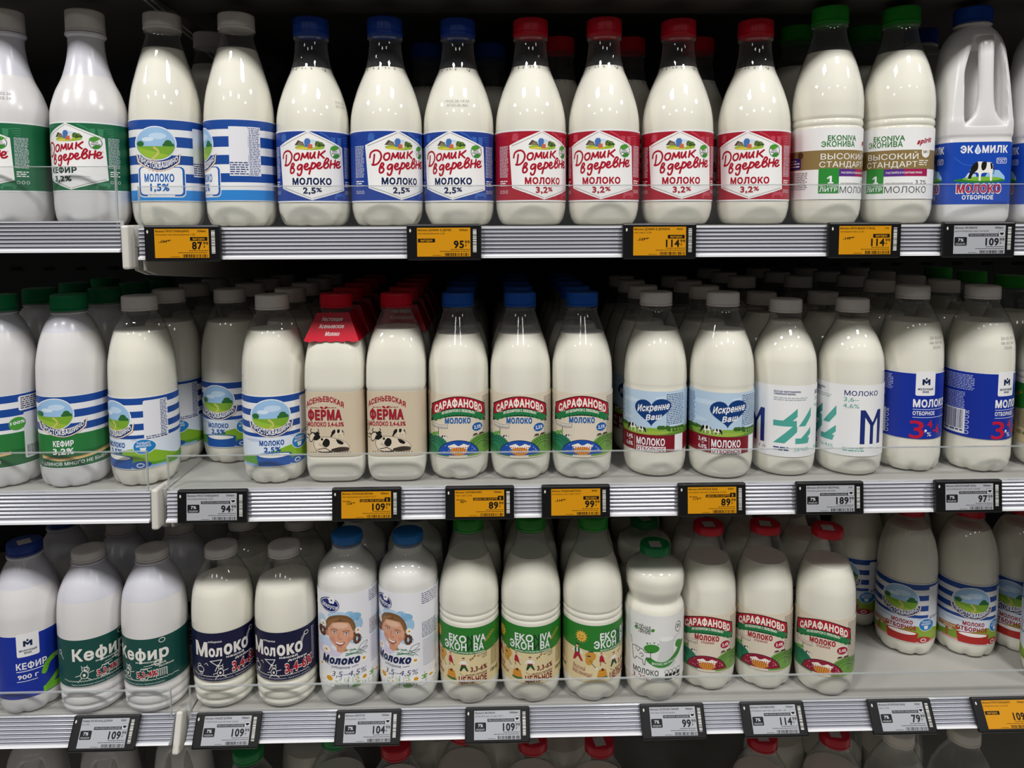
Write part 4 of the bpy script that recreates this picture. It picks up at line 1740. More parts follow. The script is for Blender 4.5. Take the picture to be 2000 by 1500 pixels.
# ---------------------------------------------------------------- bottle types (mm)
P_ROW1 = [(0, 28), (1.5, 33), (6, 36.8), (14, 39), (24, 39.9), (121, 40), (136, 39.2), (156, 36.6), (176, 31.6), (199, 25), (212, 20.8), (220, 18.6), (224, 18.4), (225, 20.3), (226.5, 20.3), (227.5, 18.3), (230, 18.3)]
P_ROW2 = [(0, 28), (1.5, 33), (6, 36.6), (14, 38.7), (24, 39.4), (112, 39.5), (145, 38.9), (167, 36.2), (186, 31.6), (200, 26), (207, 21.3), (210, 18.6), (211, 20.2), (212.4, 20.2), (213.2, 18.2), (216, 18.2)]
P_ROW3 = [(0, 28.5), (1.5, 33.5), (6, 37.4), (14, 39.5), (24, 40.3), (114, 40.4), (140, 39.6), (160, 36.4), (176, 31.4), (188, 25.6), (194, 21), (197, 18.6), (198, 20.2), (199.4, 20.2), (200.4, 18.2), (204, 18.2)]
DOM = [(0, 30), (3, 36), (10, 40), (24, 42.4), (111, 42.6), (124, 42), (137, 40.2), (157, 34.6), (172, 28.6), (183, 24), (195, 20.8), (208, 19.1), (217, 18.6), (219, 20.6), (220.6, 20.6), (221.8, 18.3), (226, 18.3)]
KEF = [(0, 28), (4, 35), (14, 38.8), (28, 40), (120, 40.3), (131, 39.8), (152, 34.6), (172, 26), (195, 20.3), (210, 18.8), (216, 18.8), (219, 21.4), (221, 21.4), (222.5, 18.6), (226, 18.6)]
EKO1 = [(0, 28), (3, 34), (12, 38.5), (24, 40), (110, 40.2), (113, 40.2), (115, 39.2), (117, 40.2), (121, 40.2), (123, 39.2), (126, 40.4), (140, 40.4), (157, 39), (175, 35.3), (189, 31.3), (202, 26.3), (215, 21.5), (226, 19), (232, 18.4), (233.4, 20.4), (235, 20.4), (236.2, 18.2), (240, 18.2)]
EKO3 = [(z if z < 126 else 126 + (z - 126) * .9, r) for z, r in EKO1]
BAN2 = [(0, 27), (2, 32), (8, 36.5), (20, 38.2), (30, 38.8), (118, 38.9), (141, 38.2), (164, 34), (180, 28.6), (199, 22), (208, 19.2), (211, 18.6), (212, 20), (213.4, 20), (214.4, 18.2), (218, 18.2)]
BAN3 = [(z if z < 118 else 118 + (z - 118) * .937, r * .99) for z, r in BAN2]
HRT = [(0, 29), (3, 34.5), (10, 38.4), (24, 40.2), (112, 40.4), (115, 39.9), (118, 40.4), (141, 39.5), (163, 35.6), (184, 28.4), (202, 21.6), (209, 18.8), (210.5, 20), (212, 20), (213.2, 18.2), (217, 18.2)]
LET = [(0, 31), (3, 35.5), (10, 38.8), (24, 40), (120, 40.1), (145, 39.1), (161, 35.6), (174, 30.6), (186, 23.8), (192, 20.9), (198, 19.4), (201, 19), (202, 20), (203.2, 20), (204, 18.2), (207, 18.2)]
MRK = [(0, 28), (3, 34), (12, 37.8), (24, 38.9), (130, 39), (160, 38.3), (183, 34.5), (194, 31), (205, 25), (212, 20.4), (216, 18.6), (217, 20), (218.4, 20), (219.4, 18.2), (223, 18.2)]
MRK3 = [(0, 28), (3, 34), (12, 38), (24, 39.4), (128, 39.5), (148, 37), (168, 31.5), (184, 26), (194, 20.6), (198, 18.8), (200, 21), (202, 21), (203, 18.5), (206, 18.5)]
DOO = [(0, 30), (4, 36), (10, 38.5), (13, 37), (17, 39), (22, 39.2), (25, 37.6), (29, 39.4), (34, 39.6), (37.5, 38), (41, 39.8), (112, 40), (127, 39.6), (149, 37.6), (166, 32.4), (178, 26.2), (187, 20.6), (190, 18.8), (191.5, 21.4), (193, 21.4), (194, 18.4), (197, 18.4)]
GRL = [(0, 26), (2, 31), (8, 36), (18, 38.8), (30, 39.6), (165, 39.6), (178, 37.4), (188, 31.8), (195, 25.4), (200, 21.2), (206, 19.4), (209, 19), (212, 18.6), (216, 18.6)]
LIN = [(0, 28), (3, 34), (12, 38), (24, 39.2), (120, 39.3), (127, 37.3), (133, 34.4), (139, 35.6), (150, 38.6), (163, 39.3), (172, 36.6), (179, 29.6), (184, 22.6), (187, 19), (188, 20), (189, 20), (190, 18), (193, 18)]
FRM = [(0, 26), (3, 31), (10, 35), (24, 36.8), (33, 36.9), (35, 36.2), (114, 36.2), (116, 36.2), (119, 37.2), (144, 36.9), (165, 34.8), (180, 31.4), (194, 26), (205, 21.4), (210, 19), (212, 18.6), (213, 20), (214.4, 20), (215.2, 18.2), (219, 18.2)]
BIG = [(0, 34), (4, 40), (14, 44), (120, 45), (140, 43.5), (160, 39), (176, 32), (190, 24), (198, 20), (202, 18.8), (203, 20.6), (204.6, 20.6), (205.6, 18.4), (209, 18.4)]
JUG = [(0, 32), (3, 36.5), (9, 38.6), (16, 39), (96, 39), (98, 38.4), (101, 38.4), (104, 39.4), (118, 39.6), (126, 38.8), (205, 34), (216, 31), (226, 25.5), (232, 20), (234, 18.6), (235, 20.4), (236.4, 20.4), (237.4, 18.4), (241, 18.4)]

C_WHITE, C_BLUE, C_RED, C_GREEN, C_TEAL, C_SKY = 'DAD5D3', '173F9E', 'C5142B', '22902A', '12804A', '2072BE'
TYPES = {}


def T(name, prof, R, lab, art, cap, milk=None, kind='milk_bottle', capcol=C_WHITE, lobes=0, args=None, fill=None, creamy=True, sq=None, **kw):
    TYPES[name] = dict(name=name, prof=prof, R=R, lab=lab, art=art, cap=cap, milk=milk, kind=kind, capcol=capcol, lobes=lobes,
                       art_args=args, fill=fill, creamy=creamy, sq=sq, **kw)


T('K', KEF, 40.1, (40.5, 118), art_house, (20.3, 222, 25), kind='kefir_bottle', args=('1E6A45', '3E8A62', '153A2C', 'КЕФИР', '3,2%'), fill=172, lobes=6)
T('P1', P_ROW1, 40.0, (29.6, 121), art_striped, (20.6, 228.4, 18.4), 206, args='1.5', lobes=8)
T('D', DOM, 42.6, (28, 109.8), art_house, (20.6, 223.4, 19), 184, capcol=C_BLUE, args=('1D3F96', '3A66B8', NAVY, 'МОЛОКО', '2,5%'), lobes=6)
T('R', DOM, 42.6, (28, 109.8), art_house, (20.6, 223.4, 18.4), 186, capcol=C_RED, args=('A8152B', 'C2475A', 'A8152B', 'МОЛОКО', '3,2%'))
T('N', EKO1, 40.2, (29.5, 112), art_standard, (20.6, 237.2, 18.8), 203, capcol=C_GREEN)
T('J', JUG, 39.0, (23, 95.3), art_drop, (20.6, 238, 18.4), kind='milk_jug', capcol='1546A8', sq=(104, 226, 4.5))
T('PK', P_ROW2, 39.5, (26, 115), art_striped, (20.4, 214.6, 19.6), kind='kefir_bottle', capcol='14794A', args='kefir', fill=188, lobes=8)
T('PM', P_ROW2, 39.5, (23.5, 112), art_striped, (20.5, 214, 18), 189, args='2.5', lobes=8)
T('F', FRM, 36.2, (34.8, 115.2), art_farm, (20.0, 216, 17), 190, capcol=C_RED, sq=(120, 208, 5.0))
T('S', BAN2, 38.9, (30.6, 110.5), art_banner, (20.0, 215.4, 17.2), 182, capcol='1A55B4', args='blue', lobes=5)
T('I', HRT, 40.4, (34.5, 111), art_heart, (20.4, 214.4, 17.2), 184)
T('C', LET, 40.1, (26.6, 118), art_letters, (20.0, 205, 16.4), 194)
T('Z', MRK, 39.0, (45, 129.4), art_mark, (20.2, 220.4, 16.4), 192, args='milk', lobes=7)
T('ZK', MRK3, 39.5, (24.5, 110), art_mark, (20.4, 204, 14), kind='kefir_bottle', capcol='17398C', args='kefir', fill=165, lobes=7)
T('KK', DOO, 40.0, (41, 103.4), art_doodle, (20.0, 194.6, 12.6), kind='kefir_bottle', args='kefir', fill=150)
T('ND', DOO, 40.0, (41.6, 106.2), art_doodle, (20.5, 194.6, 12.6), 161, args='milk')
T('M', GRL, 39.6, (30.8, 157.5), art_girl, (20.3, 212.6, 10.6), 207, capcol=C_SKY, creamy=False)
T('E', EKO3, 40.2, (31.5, 109.6), art_field, (20.0, 226, 16.6), 193, capcol=C_GREEN, lobes=5)
T('G', LIN, 39.3, (31, 120.8), art_line, (19.9, 191, 11), 172, capcol='128048', lobes=5)
T('SR', BAN3, 38.5, (30.4, 110.2), art_banner, (20.1, 209.6, 10.8), 174, capcol=C_RED, args='red', lobes=5)
T('PR', P_ROW3, 40.4, (23, 111.5), art_striped, (20.0, 201.4, 18), 185, capcol=C_RED, args='otb', lobes=8)
T('BG', BIG, 45, None, None, (20.4, 206.6, 14), 150, capcol='1B8A4A')
T('BR', BIG, 43, None, None, (20.4, 206.6, 14), 158, capcol='C21A30')
T('BW', BIG, 45, None, None, (21.0, 206.6, 16), 120, capcol='E2DDD4')
T('JG', JUG, 39.0, None, None, (20.6, 238, 14), kind='milk_jug', capcol='1B7A4A', sq=(104, 226, 4.5))


GROUPS = dict(K='white kefir bottles with green hexagon labels', P1='blue striped bottles on the top shelf', D='blue-capped hexagon label bottles', R='red-capped hexagon label bottles',
              N='bronze banded litre bottles', J='white jugs with blue labels', PK='green-capped striped kefir bottles', PM='white-capped striped bottles on the middle shelf',
              F='square red-capped bottles', S='blue-capped red banner bottles', I='blue heart label bottles', C='short teal and white label bottles', Z='royal blue label milk bottles',
              ZK='royal blue label kefir bottles', KK='dark green chalk label kefir bottles', ND='navy chalk label bottles', M='girl portrait label bottles', E='folk dancer label bottles',
              G='waisted bottles', SR='red-capped red banner bottles', PR='red-capped striped bottles', BG='clear green-capped bottles on the bottom shelf',
              BR='red-capped bottles on the bottom shelf', BW='white-capped bottles on the bottom shelf', JG='jugs on the bottom shelf')


def tube(bm, pts, radii, seg=14, flat=1.0):
    """Swept oval bar through 3-D points (metres)."""
    pts = [Vector(p) for p in pts]
    rings = []
    for i, p in enumerate(pts):
        t = (pts[min(i + 1, len(pts) - 1)] - pts[max(i - 1, 0)]).normalized()
        a = Vector((1, 0, 0))
        a = (a - t * a.dot(t)).normalized()
        b = t.cross(a)
        rings.append([bm.verts.new(p + a * radii[i] * math.cos(2 * math.pi * k / seg) + b * radii[i] * flat * math.sin(2 * math.pi * k / seg)) for k in range(seg)])
    for r0, r1 in zip(rings, rings[1:]):
        for k in range(seg):
            j = (k + 1) % seg
            bm.faces.new((r0[k], r0[j], r1[j], r1[k]))
    bm.faces.new(rings[0][::-1])
    bm.faces.new(rings[-1])


def sstep(a, b, x):
    q = max(0.0, min(1.0, (x - a) / (b - a)))
    return q * q * (3 - 2 * q)


def jug_body(t):
    """Square jug; the front face is pressed in deeply on both sides of the grip."""
    zs = zlist(t, 0, 241, 2.5)
    seg = 176
    bm = bmesh.new()
    rings = []
    for z in zs:
        row = []
        for i in range(seg):
            th = 2 * math.pi * i / seg
            r = rad(t, th, z)
            x, y = r * math.sin(th), -r * math.cos(th)
            if y < 0 and 112 < z < 222:
                wz = sstep(112, 126, z) * (1 - sstep(204, 222, z))
                half = 25 - 9 * sstep(170, 222, z)
                wx = 1 - sstep(half - 9, half, abs(x - 3))
                y += (max(y, -8.0) - y) * wz * wx
            row.append(bm.verts.new((x * .001, y * .001, z * .001)))
        rings.append(row)
    for a, b in zip(rings, rings[1:]):
        for i in range(seg):
            j = (i + 1) % seg
            bm.faces.new((a[i], a[j], b[j], b[i]))
    bm.faces.new(rings[0][::-1])
    bm.faces.new(rings[-1])
    return bm


def jug_grip():
    """Strap from the shoulder down to the body, widening at both ends (x half width, depth, height)."""
    st = [(14, 22, 224), (11.5, 27, 219), (9.5, 31.5, 213), (8.6, 34, 205), (8.2, 35.2, 192), (8.0, 36.4, 175), (8.2, 37.4, 158), (8.8, 38.2, 144),
          (10.5, 38.8, 132), (14.5, 39.0, 124), (21, 38.8, 117), (28, 38.0, 110), (30, 36.0, 104)]
    bm = bmesh.new()
    rings = []
    for i, (hw, d, z) in enumerate(st):
        p, q = st[max(i - 1, 0)], st[min(i + 1, len(st) - 1)]
        ty, tz = -(q[1] - p[1]), q[2] - p[2]
        l = math.hypot(ty, tz)
        ny, nz = tz / l, -ty / l
        if ny > 0:
            ny, nz = -ny, -nz
        row = []
        for k in range(20):
            t = 2 * math.pi * k / 20
            cx = math.copysign(abs(math.cos(t)) ** .7, math.cos(t)) * hw
            o = math.sin(t) * 5.2
            row.append(bm.verts.new(((cx + 3) * .001, (-d + 5.2 + ny * o) * .001, (z + nz * o) * .001)))
        rings.append(row)
    for a, b in zip(rings, rings[1:]):
        for k in range(20):
            j = (k + 1) % 20
            bm.faces.new((a[k], a[j], b[j], b[k]))
    bm.faces.new(rings[0])
    bm.faces.new(rings[-1][::-1])
    bmesh.ops.recalc_face_normals(bm, faces=bm.faces[:])
    return bm


def build_type(t):
    root = thing(t['kind'], 'x', 'milk jug' if 'jug' in t['kind'] else ('kefir bottle' if 'kefir' in t['kind'] else 'milk bottle'))
    kids = []
    cr, cz, ch = t['cap']
    top = cz + 1.2
    if t['kind'] == 'milk_jug':
        kids.append(link('bottle_body', jug_body(t), HDPE, root))
        hb = jug_grip()
        kids.append(link('handle', hb, HDPE, root))
    elif t['milk']:
        kids.append(link('bottle_body', lathe(t, zlist(t, 0, top), seg=72), PET, root))
        m = lathe(t, zlist(t, .9, t['milk']), inset=.7, seg=72)
        kids.append(link('milk', m, MILK if t['creamy'] else MILK2, root))
    else:
        f = t['fill'] or 999
        kids.append(link('bottle_body', lathe(t, zlist(t, 0, top), seg=72, matf=lambda z: 1 if z > f else 0), [HDPE, HDPE_AIR], root))
    cb = cap_mesh(cr, ch, ring=ch > 12)
    bmesh.ops.translate(cb, verts=cb.verts[:], vec=(0, 0, cz * .001))
    kids.append(link('cap', cb, principled('cap_' + t['capcol'].lower(), t['capcol'], .32, spec=.4), root))
    if t['art']:
        z0, z1 = t['lab']
        t['zlab'] = (z0 + z1) / 2
        a = t['art'](t)
        kids.append(wrap_art(a, 'label', t, z0, root))
    if t['prof'] is DOM:
        rnd = random.Random(9)
        a = Art(t['R'], 0, 0, 1.0)
        a.wrap = False
        for k in range(70):
            q = rnd.random() ** 2
            a.ell(rnd.uniform(-72, 72), 1.4 - 3.2 * (1 - q) + .6, .35 + .75 * q, .35 + .6 * q, '77756E', 1, n=8)
        kids.append(wrap_art(a, 'foam_bubbles', dict(t, R=24, zlab=t['milk']), t['milk'] - 1.6, root, off=.05))
    KIDS[root.name] = kids
    t['root'] = root
    t['used'] = False
    return root


def stamp(t, root, lines, deg, z, size=3.2):
    """Dot-printed dates on the shoulder."""
    a = Art(t['R'], 0, 0, 1.0)
    a.wrap = False
    a.du = R_(deg) * t['R']
    for i, s in enumerate(lines):
        a.text(s, -len(s) * size * .36, len(s) * size * .36, 0 + i * size * 1.6, -size + i * size * 1.6, '8C8C88', 1, bold=-.012)
    return wrap_art(a, 'date_stamp', t, z, root, off=.2)


def place(key, x, y, zs, label, deg=0.0, group=None, face=True, skip=(), tilt=0.0):
    t = TYPES[key]
    group = group or GROUPS[key]
    if 'root' not in t:
        build_type(t)
    rz = R_(deg) + (math.atan2(-x, y + 0.8184) if face else 0)
    loc = (x, y, EYE + zs + .0003)
    if not t['used']:
        t['used'] = True
        r = t['root']
        r.location = loc
        r.rotation_euler = (0, 0, rz)
        r['label'] = label
        if group:
            r['group'] = group
        return r
    return dup(t['root'], loc, rz, label, group, skip)


# ---------------------------------------------------------------- cabinet
SHELF_Z = {1: -.003, 2: -.3195, 3: -.631, 4: -.942}
SHELF_Y = {1: .0, 2: .0411, 3: .0798, 4: .11}
SEAM = -.3985


def cabinet():
    bm = bmesh.new()
    box(bm, -1.5, 1.5, .56, .60, EYE - 1.3, EYE + .45)
    for zc in (-.085, -.41, -.72, .2, .16):
        x = -1.2
        while x < 1.2:
            box(bm, x, x + .02, .5585, .5605, EYE + zc - .0028, EYE + zc + .0028, 1)  # no opening is cut: black stands in for the shade inside each slot
            x += .0595
    o = link('wall_back', bm, [DARKSTEEL, SLOTBLACK], smooth=False)
    o['kind'] = 'structure'
    bm = bmesh.new()
    box(bm, -4, 4, -5, .6, -.05, 0)
    o = link('floor', bm, FLOORM, smooth=False)
    o['kind'] = 'structure'
    bm = bmesh.new()
    box(bm, -1.5, 1.5, .12, .56, 0, EYE - 1.06)
    o = link('trim_1', bm, principled('cabinet_base', '3A3A3C', .5), smooth=False)
    o['kind'] = 'structure'


def rail_profile(h, n=7):
    """Ribbed face of a price rail, (depth, height, material) from the top down, metres."""
    pts = [(.004, .0, 0), (-.0042, .0, 0)]
    k = (h - .003) / n
    for i in range(n):
        z = -.0005 - i * k
        pts += [(-.0042, z - .10 * k, 0), (-.0050, z - .2 * k, 0), (-.0050, z - .36 * k, 1), (-.0036, z - .46 * k, 1),
                (-.0034, z - .74 * k, 0), (-.0040, z - .80 * k, 0), (-.0036, z - .9 * k, 1)]
    pts += [(-.0042, -h + .0025, 2), (-.0078, -h + .001, 2), (-.0078, -h - .0015, 2), (.004, -h - .0015, 0)]
    return pts


def extrude_profile(bm, pts, x0, x1, mi=0):
    a = [bm.verts.new((x0, p[0], p[1])) for p in pts]
    b = [bm.verts.new((x1, p[0], p[1])) for p in pts]
    for i in range(len(pts)):
        j = (i + 1) % len(pts)
        f = bm.faces.new((a[i], b[i], b[j], a[j]))
        f.material_index = pts[i][2] if len(pts[i]) > 2 else mi
    for q in (a[::-1], b):
        try:
            f = bm.faces.new(q)
            f.material_index = mi
        except ValueError:
            pass


RAIL_TILT = {1: 0, 2: 5, 3: 35, 4: 35}
RAIL_H = {1: .0335, 2: .0355, 3: .034, 4: .034}


def shelf(k, x0, x1, rail_dz, guard_h, label):
    y, z = SHELF_Y[k] + .006, SHELF_Z[k]
    t = thing('refrigerated_shelf', label, 'shelf', (0, y, EYE + z), 0, 'cabinet shelves')
    bm = bmesh.new()
    box(bm, x0, x1, .004, .558 - y, -.022, 0, 0, .001)
    link('shelf_board', bm, STEEL, t, smooth=False)
    bm = bmesh.new()
    tri = [(.004, -.022), (.004, -.048), (.03, -.055), (.1, -.062), (.555 - y, -.105), (.555 - y, -.022)]
    bm.free()
    for xb in (x0 + .002, x1 - .006):
        bm = bmesh.new()
        extrude_profile(bm, tri, xb, xb + .004)
        link('bracket', bm, STEEL, t, smooth=False)
    bm = bmesh.new()
    extrude_profile(bm, rail_profile(RAIL_H[k]), x0 + (.002 if x0 > -1 else 0), x1 - (.016 if x1 < 0 else 0))
    ro = link('price_rail', bm, [RAILP, RAILG, RAILW], t, smooth=False)
    ro.location = (0, 0, -.0005 + rail_dz)
    ro.rotation_euler = (R_(-RAIL_TILT[k]), 0, 0)
    if guard_h:
        gy = -.0042 if k < 3 else -.0095
        bm = bmesh.new()
        gx0, gx1 = x0 + .003, x1 - (.018 if x1 < 0 else .003)
        for f in box(bm, gx0, gx1, gy, gy + .0024, -.0003, guard_h, 0):
            n = f.normal
        bm.normal_update()
        for f in bm.faces:
            if abs(f.normal.x) > .5 or f.normal.z > .5:
                f.material_index = 1
        box(bm, gx0, gx1, gy - .0003, gy + .0027, guard_h - .0009, guard_h + .0002, 1)
        for gx in (gx0, gx1 - .0016):
            box(bm, gx, gx + .0016, gy - .0003, gy + .0027, -.0003, guard_h - .0009, 1)
        link('acrylic_guard', bm, [ACRYL, ACRYL_EDGE], t, smooth=False)
    if x1 < 0:
        bm = bmesh.new()
        box(bm, x1 - .0135, x1 - .005, -.0095, .03, -.046, .003, 0, .0025)
        e = link('rail_end_cap', bm, RAILEND, t, smooth=False)
        e.rotation_euler = (R_(-RAIL_TILT[k] * .6), 0, 0)
    KIDS[t.name] = []
    return t


# ---------------------------------------------------------------- price tags
def price_tag(k, x, label, yellow, title, vol, sub, rub, kop, old=None, badge=None, card=False):
    y, z = SHELF_Y[k], SHELF_Z[k]
    tl = RAIL_TILT[k] if k < 3 else 33
    t = thing('price_tag', label, 'price tag', (x, y + .0008, EYE + z + .003), 0, 'electronic shelf price tags')
    t.rotation_euler = (R_(-tl), 0, 0)
    W, H = 83.2, 40.5
    bm = bmesh.new()
    box(bm, -W / 2000, W / 2000, -.0075, .0, -H / 1000, 0, 0, .002)
    for f in bm.faces:
        pass
    # small lamp and white serial bars on the frame
    a = Art(1, 0, 0, 1)
    a.wrap = False
    a.ell(-37.4, 7.3, 1.0, 1.9, 'D8D6CC', 1)
    rnd = random.Random(hash(title) % 1000 if False else len(title) * 7 + k)
    yy = 6.0
    while yy < 32:
        h = rnd.choice((.5, .5, .9, 1.4))
        a.rect(32.2, yy, 36.2, min(yy + h, 32.5), 'D8D8D4', 1)
        yy += h + rnd.choice((.4, .4, .8))
    case = link('case', bm, BLACK, t, smooth=False)
    flat_art(a, 'serial_strip', case, y=-.00758)
    s = Art(1, 0, 0, 1)
    s.wrap = False
    bgc = 'D3910F' if yellow else 'AEB0B6'
    K = '15130F' if yellow else '1B1B20'
    x0, x1, y0, y1 = -29.9, 29.4, 4.2, 36.2
    s.rect(x0, y0, x1, y1, bgc, 0)
    wt = min(40, 1.85 * len(title))
    s.text(title, x0 + 1, x0 + 1 + wt, y0 + 3.6, y0 + 1.4, K, 2, bold=.02)
    s.text(vol, x1 - 3 - 1.85 * len(vol), x1 - 3, y0 + 3.6, y0 + 1.4, K, 2, bold=.02)
    s.text(sub, x0 + 1, x0 + 1 + min(46, 1.5 * len(sub)), y0 + 7.2, y0 + 5.3, K, 2, bold=-.004)
    if card:
        s.rect(x0 + 22, y0 + 9.2, x1 - 6.4, y0 + 12.6, K, 2)
        s.text('ЦЕНА ПО КАРТЕ', x0 + 23.2, x1 - 8, y0 + 11.9, y0 + 10, bgc, 3, bold=.02)
        s.rrect(x1 - 7.6, y0 + 7.2, x1 - .8, y0 + 12.6, .6, K, 2)
        s.text('X5' if False else '5', x1 - 5.8, x1 - 3.6, y0 + 11.6, y0 + 8.6, bgc, 3, bold=.03)
        s.text('без карты', x0 + 2, x0 + 11.5, y0 + 12.2, y0 + 10.6, K, 2)
    elif badge:
        bx = x0 + 1 if badge == 'L' else x1 - 20.5
        by = y0 + (12 if badge == 'L' else 9)
        s.rect(bx, by, bx + 19, by + 4.2, K, 2)
        s.text('ВЫГОДНО', bx + 3, bx + 16, by + 3.2, by + 1.1, bgc, 3, bold=.03)
    if not yellow:
        s.rect(x0 + 17, y0 + 9.2, x1 - 7.8, y0 + 12.4, K, 2)
        s.text('ПРИ ОПЛАТЕ АПЕЛЬСИНОМ', x0 + 18.2, x1 - 9.2, y0 + 11.7, y0 + 10.0, bgc, 3, bold=.02)
        s.rect(x1 - 8, y0 + 6.2, x1 - .4, y0 + 12.6, K, 2)
        s.rect(x1 - 7.7, y0 + 6.5, x1 - .7, y0 + 12.3, 'C2C4C8', 3)
        s.ell(x1 - 4.2, y0 + 8.2, 2.3, 2.7, K, 4, t0=0, t1=180)
        s.rrect(x0 + 1, y0 + 13, x0 + 15.2, y0 + 22.8, 1.2, K, 2)
        s.text('7%', x0 + 5, x0 + 11.4, y0 + 18, y0 + 14.6, 'C8CACE', 3, bold=.03)
        s.text('КЕШБЭК', x0 + 2.6, x0 + 13.6, y0 + 21.8, y0 + 19.8, 'C8CACE', 3, bold=.0)
    w = 5.6 * len(rub) - (1.6 if rub[0] == '1' else 0)
    s.text(rub, x1 - 7.4 - w, x1 - 7.2, y0 + 22.4, y0 + 14.2, K, 2, bold=.035)
    s.text(kop, x1 - 6.4, x1 - .8, y0 + 17.6, y0 + 14.2, K, 2, bold=.02)
    s.text('₽', x1 - 6.0, x1 - 4.0, y0 + 21, y0 + 18.8, K, 2, bold=.01)
    if old:
        ox, oy = (x0 + 7, y0 + 15.2) if not card else (x0 + 6.5, y0 + 15.6)
        s.text(old[0], ox, ox + 2.1 * len(old[0]), oy, oy - 3.0, K, 2)
        s.text(old[1], ox + 2.3 * len(old[0]), ox + 2.3 * len(old[0]) + 2.8, oy - 1.2, oy - 3.2, K, 2)
        if not card:
            s.line([(ox - 2.5, oy - .2), (ox + 11, oy - 3)], .35, K, 3)
    s.fine(x1 - 22, x1 - 1, y0 + 23.8, y0 + 25.0, 1, K, 2, seed=len(title), fill=.7)
    s.fine(x1 - 34, x1 - 1, y0 + 25.9, y0 + 27.1, 1, K, 2, seed=len(sub), fill=.7)
    s.fine(x1 - 42, x1 - 31, y0 + 30.5, y0 + 31.5, 1, K, 2, seed=3, fill=.7)
    s.bars(x1 - 29, x1 - .6, y0 + 28, y1 - .4, K, 2, seed=len(title) + k, n=26)
    flat_art(s, 'screen', t, y=-.00762)
    return t


# ---------------------------------------------------------------- build the place
cabinet()
R1, R2, R3, R4 = (SHELF_Z[k] for k in (1, 2, 3, 4))

shelf(1, SEAM + .001, 1.3, 0, .046, 'top grey steel shelf carrying the blue, red and green capped bottles')
shelf(1, -1.3, SEAM - .001, .0085, .068, 'short shelf end under the two white kefir bottles with green labels')
shelf(2, SEAM + .001, 1.3, 0, .043, 'middle grey steel shelf carrying the square red-capped bottles')
shelf(2, -1.3, SEAM - .001, 0, .049, 'middle shelf end under the green-capped striped kefir bottles')
shelf(3, SEAM + .001, 1.3, 0, .041, 'lower grey steel shelf, half empty beside the striped red-capped bottles')
shelf(3, -1.3, SEAM - .001, 0, .037, 'lower shelf end under the white-capped dark green kefir bottles')
shelf(4, -1.3, 1.3, 0, 0, 'bottom shelf whose bottles show only their caps and shoulders')

# the deck above the top shelf: only its underside shows
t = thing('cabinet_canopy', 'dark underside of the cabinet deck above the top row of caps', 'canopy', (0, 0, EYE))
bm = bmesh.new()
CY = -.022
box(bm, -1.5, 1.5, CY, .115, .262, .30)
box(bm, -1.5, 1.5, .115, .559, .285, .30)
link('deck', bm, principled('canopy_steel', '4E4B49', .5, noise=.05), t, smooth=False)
for xs in (-.402, -.394):
    bm = bmesh.new()
    extrude_profile(bm, [(.02, .262), (.559, .262), (.559, .18), (.4, .215), (.2, .245)], xs - .0015, xs + .0015)
    link('bracket', bm, STEEL, t, smooth=False)

# --- top row, front rank
place('K', -.5600, .050, R1, 'white kefir bottle cut by the picture edge, small print on its green label', -49)
place('K', -.4695, .052, R1, 'white opaque kefir bottle with green hexagon label marked 3,2%', -28)
place('P1', -.3865, .0625, R1, 'milk bottle with blue stripes and 1,5% box facing front')
place('P1', -.3005, .0625, R1, 'blue striped milk bottle turned to its plain stripes, beside the 1,5% one', -60)
place('D', -.2144, .0645, R1, 'first blue-capped 2,5% bottle, next to the blue striped bottles')
place('D', -.1273, .0630, R1, 'middle one of the three front blue-capped 2,5% bottles', 26)
place('D', -.0418, .0690, R1, 'blue-capped 2,5% bottle beside the red-capped ones, date printed on shoulder', -6)
place('R', .0446, .0650, R1, 'red-capped 3,2% bottle beside the last blue-capped one', 25.8)
place('R', .1320, .0620, R1, 'second of four red-capped 3,2% bottles, standing slightly forward', 1)
place('R', .2219, .0670, R1, 'third of four red-capped 3,2% bottles, above the 114 yellow tag', 12.7)
place('R', .3150, .0670, R1, 'last of four red-capped 3,2% bottles, beside the green-capped pair')
place('N', .4025, .0622, R1, 'green-capped litre bottle with bronze band, touching the last red-capped one', 39)
place('N', .4887, .0622, R1, 'green-capped litre bottle with bronze band, beside the white jug')
place('J', .5760, .0630, R1, 'white milk jug with moulded handle and blue cow label, whole in view', 24)
place('J', .6700, .0630, R1, 'white milk jug with blue label, cut by the picture edge', 24)
# second rank, shaded
place('P1', -.365, .152, R1, 'white-capped bottle in shade behind the two blue striped bottles', 10)
place('D', -.0898, .190, R1, 'blue-capped bottle in shade behind the middle front blue-capped one', 10)
place('D', -.0030, .190, R1, 'blue-capped bottle in shade behind the one with the printed date', 0)
place('R', .0860, .152, R1, 'red-capped bottle in shade behind the first front red-capped one', 20)
place('R', .1790, .154, R1, 'red-capped bottle in shade behind the second front red-capped one', 10)
place('R', .2700, .154, R1, 'red-capped bottle in shade behind the third front red-capped one', 10)
place('N', .3990, .149, R1, 'green-capped bottle in shade behind the first bronze banded litre bottle', 20)
place('N', .4880, .149, R1, 'green-capped bottle in shade behind the second bronze banded litre bottle', 0)
place('J', .5740, .166, R1, 'white jug with dark blue cap in shade behind the front jug', 24)

# --- middle row: front bottles and the ranks behind them
ORD = ['front', 'second', 'third', 'fourth', 'fifth', 'sixth']


